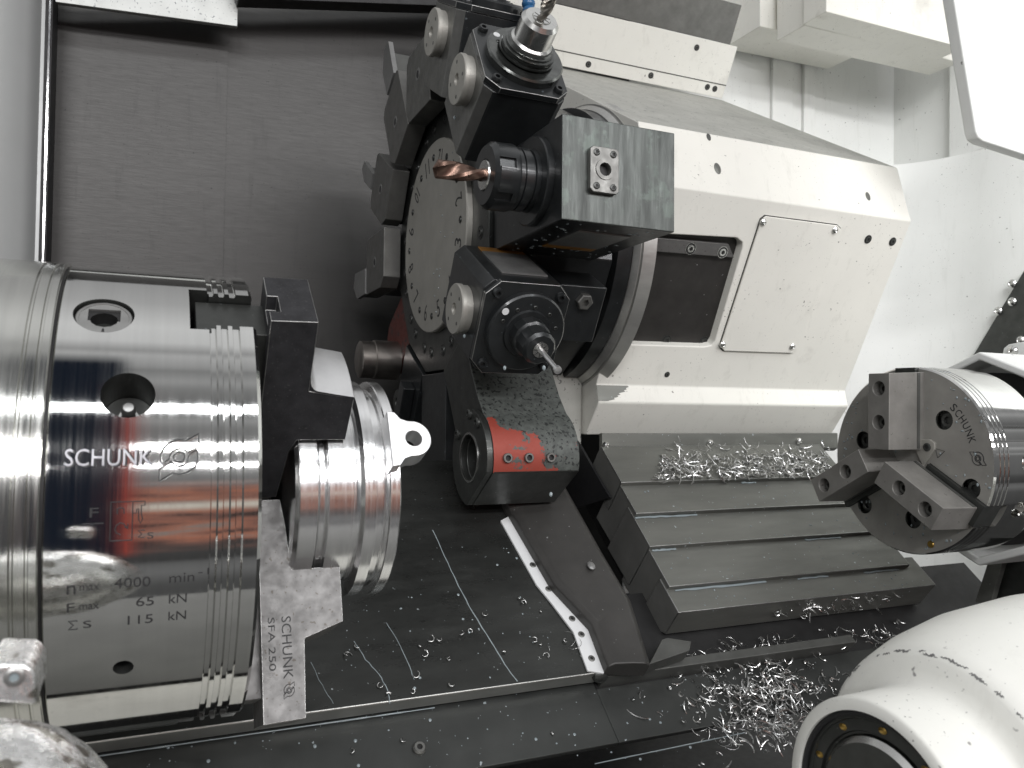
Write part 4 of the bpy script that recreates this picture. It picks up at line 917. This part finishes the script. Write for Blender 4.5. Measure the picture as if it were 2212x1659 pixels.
# ================================================================== FOREGROUND CASTINGS
CA = thing('bearing_casting', 'white painted casting with a dark ball bearing, bottom right corner', 'casting', (360, 272, -250))
def cf(x, a, b): return Vector((x, 272 + a, -184 + b))
build(MB().lathe([(300, 45.4), (300, 50.2), (301.5, 51.5), (331, 52), (335, 53), (337, 55.5), (339, 60), (340, 65), (342, 68), (348, 71), (366, 77), (395, 83), (440, 87), (500, 87), (520, 84), (520, 40), (330, 45.4)], cf, 128, closed=True), 'shell', 'cast_paint', CA, angle=50)
build(MB().lathe([(301.6, 45.3), (301.2, 44), (302, 42.8), (303, 42.8), (303, 45.3)], cf, 96, closed=True), 'retaining_ring', 'rubber', CA)
br_ = build(MB().lathe([(303.5, 45.2), (303.5, 41.5), (304.6, 41), (304.6, 36), (306, 35.5), (306, 34.5), (320, 34.5), (320, 45.2)], cf, 96, closed=True), 'bearing', 'dark_steel', CA)
for k in range(10):
    a = R_(36 * k + 20); build(MB().blob(cf(304.5, 38.6 * math.cos(a), 38.6 * math.sin(a)), .6, 2.4, 1.6, None, 10, 6), 'bearing_rivet', 'brass', br_, org=parent_org[br_.name])
build(MB().lathe([(304, 1), (303, 26), (302.4, 31), (304.5, 33.6), (312, 33.8), (312, 1)], cf, 96), 'shaft_end', ['dark_steel', 'bright_steel'], CA, facemat=lambda c, n: 1 if 30 < math.hypot(c[1] - 272, c[2] + 184) < 34 and n[0] < .5 else 0)
wm_ = MB()
for a0_, ln in ((128, 3), (119, 4), (112, 8), (103, 10), (95, 4), (90, 7), (84, 3), (77, 9), (66, 4), (60, 2), (47, 6), (40, 3), (30, 5)):
    m_ = max(6, int(ln * 2.2)); P_ = []; N_ = []; off = random.uniform(-.5, .8)
    for q_ in range(m_ + 1):
        a = R_(a0_ - ln * q_ / m_); rr = 67.2 + off + random.uniform(-.5, .5); xx = 340 + (rr - 65) * .667 - .05
        P_.append(cf(xx, -rr * math.cos(math.pi - a), rr * math.sin(a))); N_.append((-.6, .5 * math.cos(a), .5 * math.sin(a)))
    wm_.tube(P_, [random.uniform(.1, 1.0) * math.sin(math.pi * (q_ + .5) / (m_ + 1)) + .08 for q_ in range(m_ + 1)], 6, .16, N_)
build(wm_, 'paint_chip', 'grey_label', CA)['kind'] = 'stuff'
cv = MB(); cv.tube([cf(300, -26 + 14 * t, 24 - 46 * t * t - 6 * t) + Vector((-4 * t, 0, 0)) for t in [i / 10 for i in range(11)]], [.3 + 2.6 * math.sin(math.pi * min(1, (i + .3) / 11)) for i in range(11)], 6, .25, (-1, 0, 0))
tag(build(cv, 'metal_chip', 'chip_metal'), 'long curled bright chip hanging over the bearing of the white casting', 'chip', 'metal chips lying singly')

LF = thing('coated_casting', 'chip-plastered metal casting in the bottom left corner, glaring white', 'casting', (-45, 280, -160))
mb = MB(); nu, nv = 64, 36
cc = Vector((-52, 292, -146))
for j in range(nv + 1):
    t = math.pi * j / nv - math.pi / 2
    for k in range(nu):
        p_ = 2 * math.pi * k / nu
        d = Vector((math.cos(t) * math.cos(p_), math.cos(t) * math.sin(p_), math.sin(t)))
        rr = 1 + .018 * math.sin(9 * d.x + 4 * d.z) + random.uniform(-.012, .012)
        mb.v.append(cc + Vector((d.x * 50, d.y * 44, d.z * 46)) * rr)
for j in range(nv):
    for k in range(nu): mb.f.append((j * nu + k, j * nu + (k + 1) % nu, (j + 1) * nu + (k + 1) % nu, (j + 1) * nu + k))
build(mb, 'rounded_body', 'chip_coated', LF, angle=60)
tb = [PY(-30, 1432, 262), PY(52, 1434, 262), PY(68, 1442, 262), PY(76, 1458, 262), PY(78, 1524, 262), PY(-30, 1516, 262)]
blk = build(MB().slab(tb, (0, 26, 0)), 'top_block', 'chip_coated', LF, bevel=1.2)
screw(LF, PY(31, 1462, 261.8), (0, -1, 0), 2.6, .8, 1.3, m='screw_grey', name='screw', sink='coolant')

# ================================================================== CHIPS, DROPS, TRICKLES
def chip_mesh(rad, turns, width, thick=.25, pitch=1.5):
    mb = MB(); n = max(6, int(14 * turns)); P = []; N = []
    for i in range(n + 1):
        a = 2 * math.pi * turns * i / n; r = rad * (1 + .12 * i / n)
        P.append((r * math.cos(a), r * math.sin(a), 1 + pitch * turns * i / n)); N.append((0, 0, 1))
    mb.tube(P, [width * (.35 + .65 * math.sin(math.pi * (i + .7) / (n + 1.4))) for i in range(n + 1)], 5, 1.0, N); 
    return mb
protos = []
SLIV = (5, 6, 7, 8)
for rad, turns, w in ((1.8, .62, .62), (2.3, .72, .55), (1.5, .8, .6), (7, .5, .22), (1.3, .45, .95), (9, .20, .55), (13, .16, .5), (7, .3, .6), (10, .12, .45)):
    mb = chip_mesh(rad, turns, w); protos.append((mb, mb.mesh('metal_chip', Vector((0, 0, 0)))))
for _, me in protos:
    me.materials.append(M['chip_metal'])
    for p_ in me.polygons: p_.use_smooth = True
def place_chip(pos, nrm, kind, lab, ang, sc=1.0):
    o = bpy.data.objects.new('metal_chip', protos[kind][1]); COL.objects.link(o)
    z = Vector(nrm).normalized(); x = Vector((1, 0, 0)); y = z.cross(x).normalized(); x = y.cross(z)
    m = Matrix((x, y, z)).transposed().to_4x4() @ Matrix.Rotation(ang, 4, 'Z') @ Matrix.Rotation(random.uniform(-.5, .5), 4, 'X')
    o.matrix_world = Matrix.Translation(Vector(pos) * S) @ m @ Matrix.Scale(sc, 4)
    return tag(o, lab, 'chip', 'metal chips lying singly')
LAB = 'small curled bright metal chip lying singly on the dark sloping floor plate'
floor_chips = [(1064, 1468, 1), (783, 1520, 0), (762, 1535, 1), (1012, 1500, 0), (1032, 1496, 2), (1140, 1443, 4), (1150, 1450, 2), (962, 1510, 2), (944, 1508, 1), (931, 1531, 1), (921, 1520, 4),
               (905, 1592, 2), (835, 1582, 1), (852, 1598, 4), (912, 1565, 1), (986, 1540, 0), (990, 1581, 0), (1106, 1530, 4), (1185, 1515, 4), (1172, 1510, 2), (1200, 1535, 1), (1240, 1510, 2),
               (1190, 1463, 4), (1230, 1448, 0), (1300, 1442, 4), (820, 1620, 0), (806, 1608, 2), (860, 1640, 1), (790, 1645, 1), (1160, 1606, 2), (1130, 1590, 4)]
# positions measured on the plate, in the frame of the lower middle of the picture
for (sx, sy, k) in floor_chips:
    px, py = (sx - 700) * .98 + 690, (sy - 1440) * 1.35 + 1290
    x, s = slp(px, py)
    if s > 3: place_chip(slope(x, s, .2), n_, k, LAB, random.uniform(0, 6.28), random.uniform(.8, 1.3))
for px, py in ((1237, 1392), (1255, 1404), (1225, 1384), (1170, 1408)):
    x, s = slp(px, py); place_chip(slope(x, s, .2), n_, 3, 'thin hair-like curled chip on the floor plate beside the white strip', random.uniform(0, 6.28))
for px, py in ((1195, 1583), (870, 1600), (760, 1625), (1475, 1560), (1560, 1600)):
    n2 = n_; p_ = on(px, py, n_, n_.dot(Vector((0, 600, -226.5))) - 18.2); place_chip(p_, n_, random.choice((0, 1, 4)), 'bright metal chip lying singly on the lower tray below the ledge', random.uniform(0, 6.28), 1.0)
# chip heaps: nobody could count them
def heap(name, label, cat, spots, hmax):
    mb = MB()
    for (pos, nrm, sc) in spots:
        k = random.choice((0, 1, 2, 3, 4, 5, 5, 6, 6, 7, 7, 8, 8)); src = protos[k][0]
        rot = Matrix.Rotation(random.uniform(0, 6.28), 3, 'Z') @ Matrix.Rotation(R_(-39) * 0 + random.uniform(-.6, .6), 3, 'X') @ Matrix.Rotation(random.uniform(-.6, .6), 3, 'Y')
        q_ = Vector((0, 0, 1)).rotation_difference(Vector(nrm)).to_matrix(); rot = q_ @ rot; cen = sum(src.v, Vector()) / len(src.v)
        if random.random() < .55: mb.blob(Vector(pos) + Vector((random.uniform(-5, 5), random.uniform(-3, 3), 0)), random.uniform(.5, 1.6), random.uniform(.4, 1.1), .18, (rot.col[0], rot.col[1], rot.col[2]), 6, 4)
        mb.add([Vector(pos) + rot @ ((v - cen) * sc) for v in src.v], src.f)
    o = build(mb, name, 'chip_metal', angle=60); tag(o, label, cat); o['kind'] = 'stuff'; return o
sp1 = []
for i in range(400):
    u = random.random(); px = 1415 + 375 * u; py = random.gauss(1008, 19) + 6 * (u < .1)
    x, s = ws(px, py, 18.4)
    s = max(steps[3] + 3, min(steps[4] - 2, s)); hgt = random.uniform(0, 5) * (1 - abs(u - .4))
    if x < 775: sp1.append((wf(x, s, 19.5 + hgt), n_, random.uniform(.8, 1.7)))
heap('chip_heap', 'long heap of bright aluminium chips on the uppermost way cover', 'chips', sp1, 8)
sp2 = []
for i in range(430):
    px = random.gauss(1640, 75); py = random.gauss(1505, 42)
    hh = max(0, 1 - ((px - 1650) / 140) ** 2 - ((py - 1500) / 75) ** 2) * 14
    p_ = on(px, py, n_, n_.dot(Vector((0, 600, -226.5))) - 18.0)
    if px < 1860: sp2.append((p_ + n_ * random.uniform(0, hh + 1), n_, random.uniform(.6, 1.5)))
for i in range(60):
    px = random.uniform(1560, 1760); py = random.uniform(1545, 1610)
    sp2.append((on(px, py, n_, n_.dot(Vector((0, 600, -226.5))) - 17.8), n_, random.uniform(.8, 1.5)))
heap('chip_heap', 'tangled heap of silvery chips in the tray beside the white casting', 'chips', sp2, 14)
sp3 = []
for i in range(45):
    px = random.uniform(1700, 1960); py = 1330 - (px - 1700) * .12 + random.gauss(0, 12)
    x, s = ws(px, py, 0)
    sp3.append((wf(x, random.uniform(-2, 1), random.uniform(-30, -2)), n_, random.uniform(.8, 1.6)))
for i in range(120):
    px = random.uniform(1470, 1950); py = 1425 - (px - 1470) * .13 + random.gauss(0, 12)
    sp3.append((on(px, py, n_, n_.dot(Vector((0, 600, -226.5))) - 14), n_, random.uniform(.6, 1.2)))
heap('chip_litter', 'chips caught on the front of the lowest way cover and in the dark trough', 'chips', sp3, 8)
# coolant
dr = MB(); axes = (Vector((1, 0, 0)), Vector((0, cs, sn)), n_)
def drop(p, r, ax_=axes, fl=.45): dr.blob(p, r, r * random.uniform(.8, 1.3), r * fl, ax_, 8, 5)
for i in range(75):
    px, py = random.uniform(690, 1260), random.uniform(1180, 1490); x, s = slp(px, py)
    if 4 < s < 250 and x < 318: drop(slope(x, s, 0), random.choice((.3, .4, .5, .6, .8, 1.3)))
for i in range(70):
    px, py = random.uniform(320, 1700), random.uniform(1530, 1659); p_ = on(px, py, n_, n_.dot(Vector((0, 600, -226.5))) - 18.4); drop(p_, random.choice((.3, .4, .5, .7, .9, 1.4)))
for i, (s0_, s1_) in enumerate(zip([0] + steps[:3], steps[:4])):
    for k_ in range(34):
        s = s0_ + (s1_ - s0_) * random.betavariate(1.1, 1.6); drop(wf(random.uniform(450, 745), s, 4.6 * i + .05), random.choice((.3, .4, .5, .7, 1.0)))
for k_ in range(26):
    ph = random.uniform(-110, 60); f = tu(ph); rr = random.uniform(20, 148); xx = 280.4 if rr < 104 else 286.8
    p_ = f(xx, rr, 0); dr.blob(p_, .5, random.uniform(.5, 1.3), random.uniform(.6, 1.5), None, 8, 5)
for k_ in range(130):
    a = random.uniform(0, 6.28); rr = 80 * math.sqrt(random.random()); dr.blob(Vector((610.8, SY + rr * math.cos(a), SZ + rr * math.sin(a))), .45, random.uniform(.4, 1.6), random.uniform(.4, 1.6), None, 8, 5)
for k_ in range(60):
    x = random.uniform(ax0 + 4, ax1 - 4); dr.blob(fa_(x, random.uniform(160, 280), -aT - .1), random.uniform(.6, 2.4), random.uniform(.6, 1.8), .5, None, 8, 5)
for pxy in ((1003, 726), (1175, 795), (1090, 795), (982, 254), (1190, 1068), (1010, 1076)):
    dr.blob(PX(*pxy, 250 if pxy[1] < 900 else 276), 1.3, 1.3, 1.9, None, 10, 7)
for x0_, x1_, ii in ((452, 560, 0), (600, 640, 0), (690, 740, 0), (448, 475, 1), (640, 690, 1), (445, 520, 2), (600, 620, 3)):
    dr.tube([wf(x0_ + (x1_ - x0_) * t / 10, ([0] + steps)[ii + 1] - 1.4 + random.uniform(-.5, .5), 4.6 * ii + .2) for t in range(11)], [.3 + random.uniform(.5, 1.5) for t in range(11)], 6, .4, n_)
o = build(dr, 'coolant_droplets', 'coolant', angle=80); tag(o, 'milky coolant drops scattered over floor, covers, turret and small chuck', 'droplets'); o['kind'] = 'stuff'
def trickle(pts, w, label, h=.05):
    P = [slope(*slp(*q), h) for q in pts]; D = []
    for a, b in zip(P[:-1], P[1:]):
        for i in range(4): D.append(a.lerp(b, i / 4) + Vector((random.uniform(-.4, .4), 0, 0)))
    D.append(P[-1])
    tag(build(MB().tube(D, [w * random.uniform(.75, 1.2) for _ in D], 6, .35, n_), 'coolant_trickle', 'coolant', angle=80), label, 'trickle', 'coolant trickles on the floor plate')
trickle([(935, 1145), (960, 1200), (990, 1265), (1022, 1325), (1060, 1385), (1090, 1435), (1118, 1472)], .55, 'longest milky coolant trickle, running the whole way down the floor plate')
trickle([(835, 1345), (860, 1385), (880, 1430), (895, 1468)], .35, 'thin coolant trickle in the middle of the plate, left of the longest one')
trickle([(765, 1385), (790, 1425), (818, 1455), (838, 1490), (842, 1520)], .45, 'wavering coolant trickle halfway between the grey jaw and the longest trickle')
trickle([(672, 1430), (690, 1470), (705, 1495), (720, 1520)], .28, 'faint coolant trickle closest to the grey jaw')
rim = MB(); 
rim.tube([slope(x, -.4, -16.5) for x in range(-30, 215, 7)], [.7 + random.uniform(-.25, .3) for x in range(-30, 215, 7)], 6, .8)
rim.tube([on(1285 + 27 * i, 1650 - 5.6 * i, n_, n_.dot(Vector((0, 600, -226.5))) - 18.2) for i in range(13)], [.8 + random.uniform(-.2, .3) for i in range(13)], 6, .6)
o = build(rim, 'coolant_line', 'coolant', angle=80); tag(o, 'thin bluish line of coolant gathered along the foot of the ledge', 'coolant'); o['kind'] = 'stuff'
# tray bolt
tag(screw(None, on(905, 1618, n_, n_.dot(Vector((0, 600, -226.5))) - 18.4), n_, 5, 3.5, 2.2, m='holder_grey', name='tray_bolt'), 'round bolt head in the lower tray at the bottom of the photo', 'bolt')
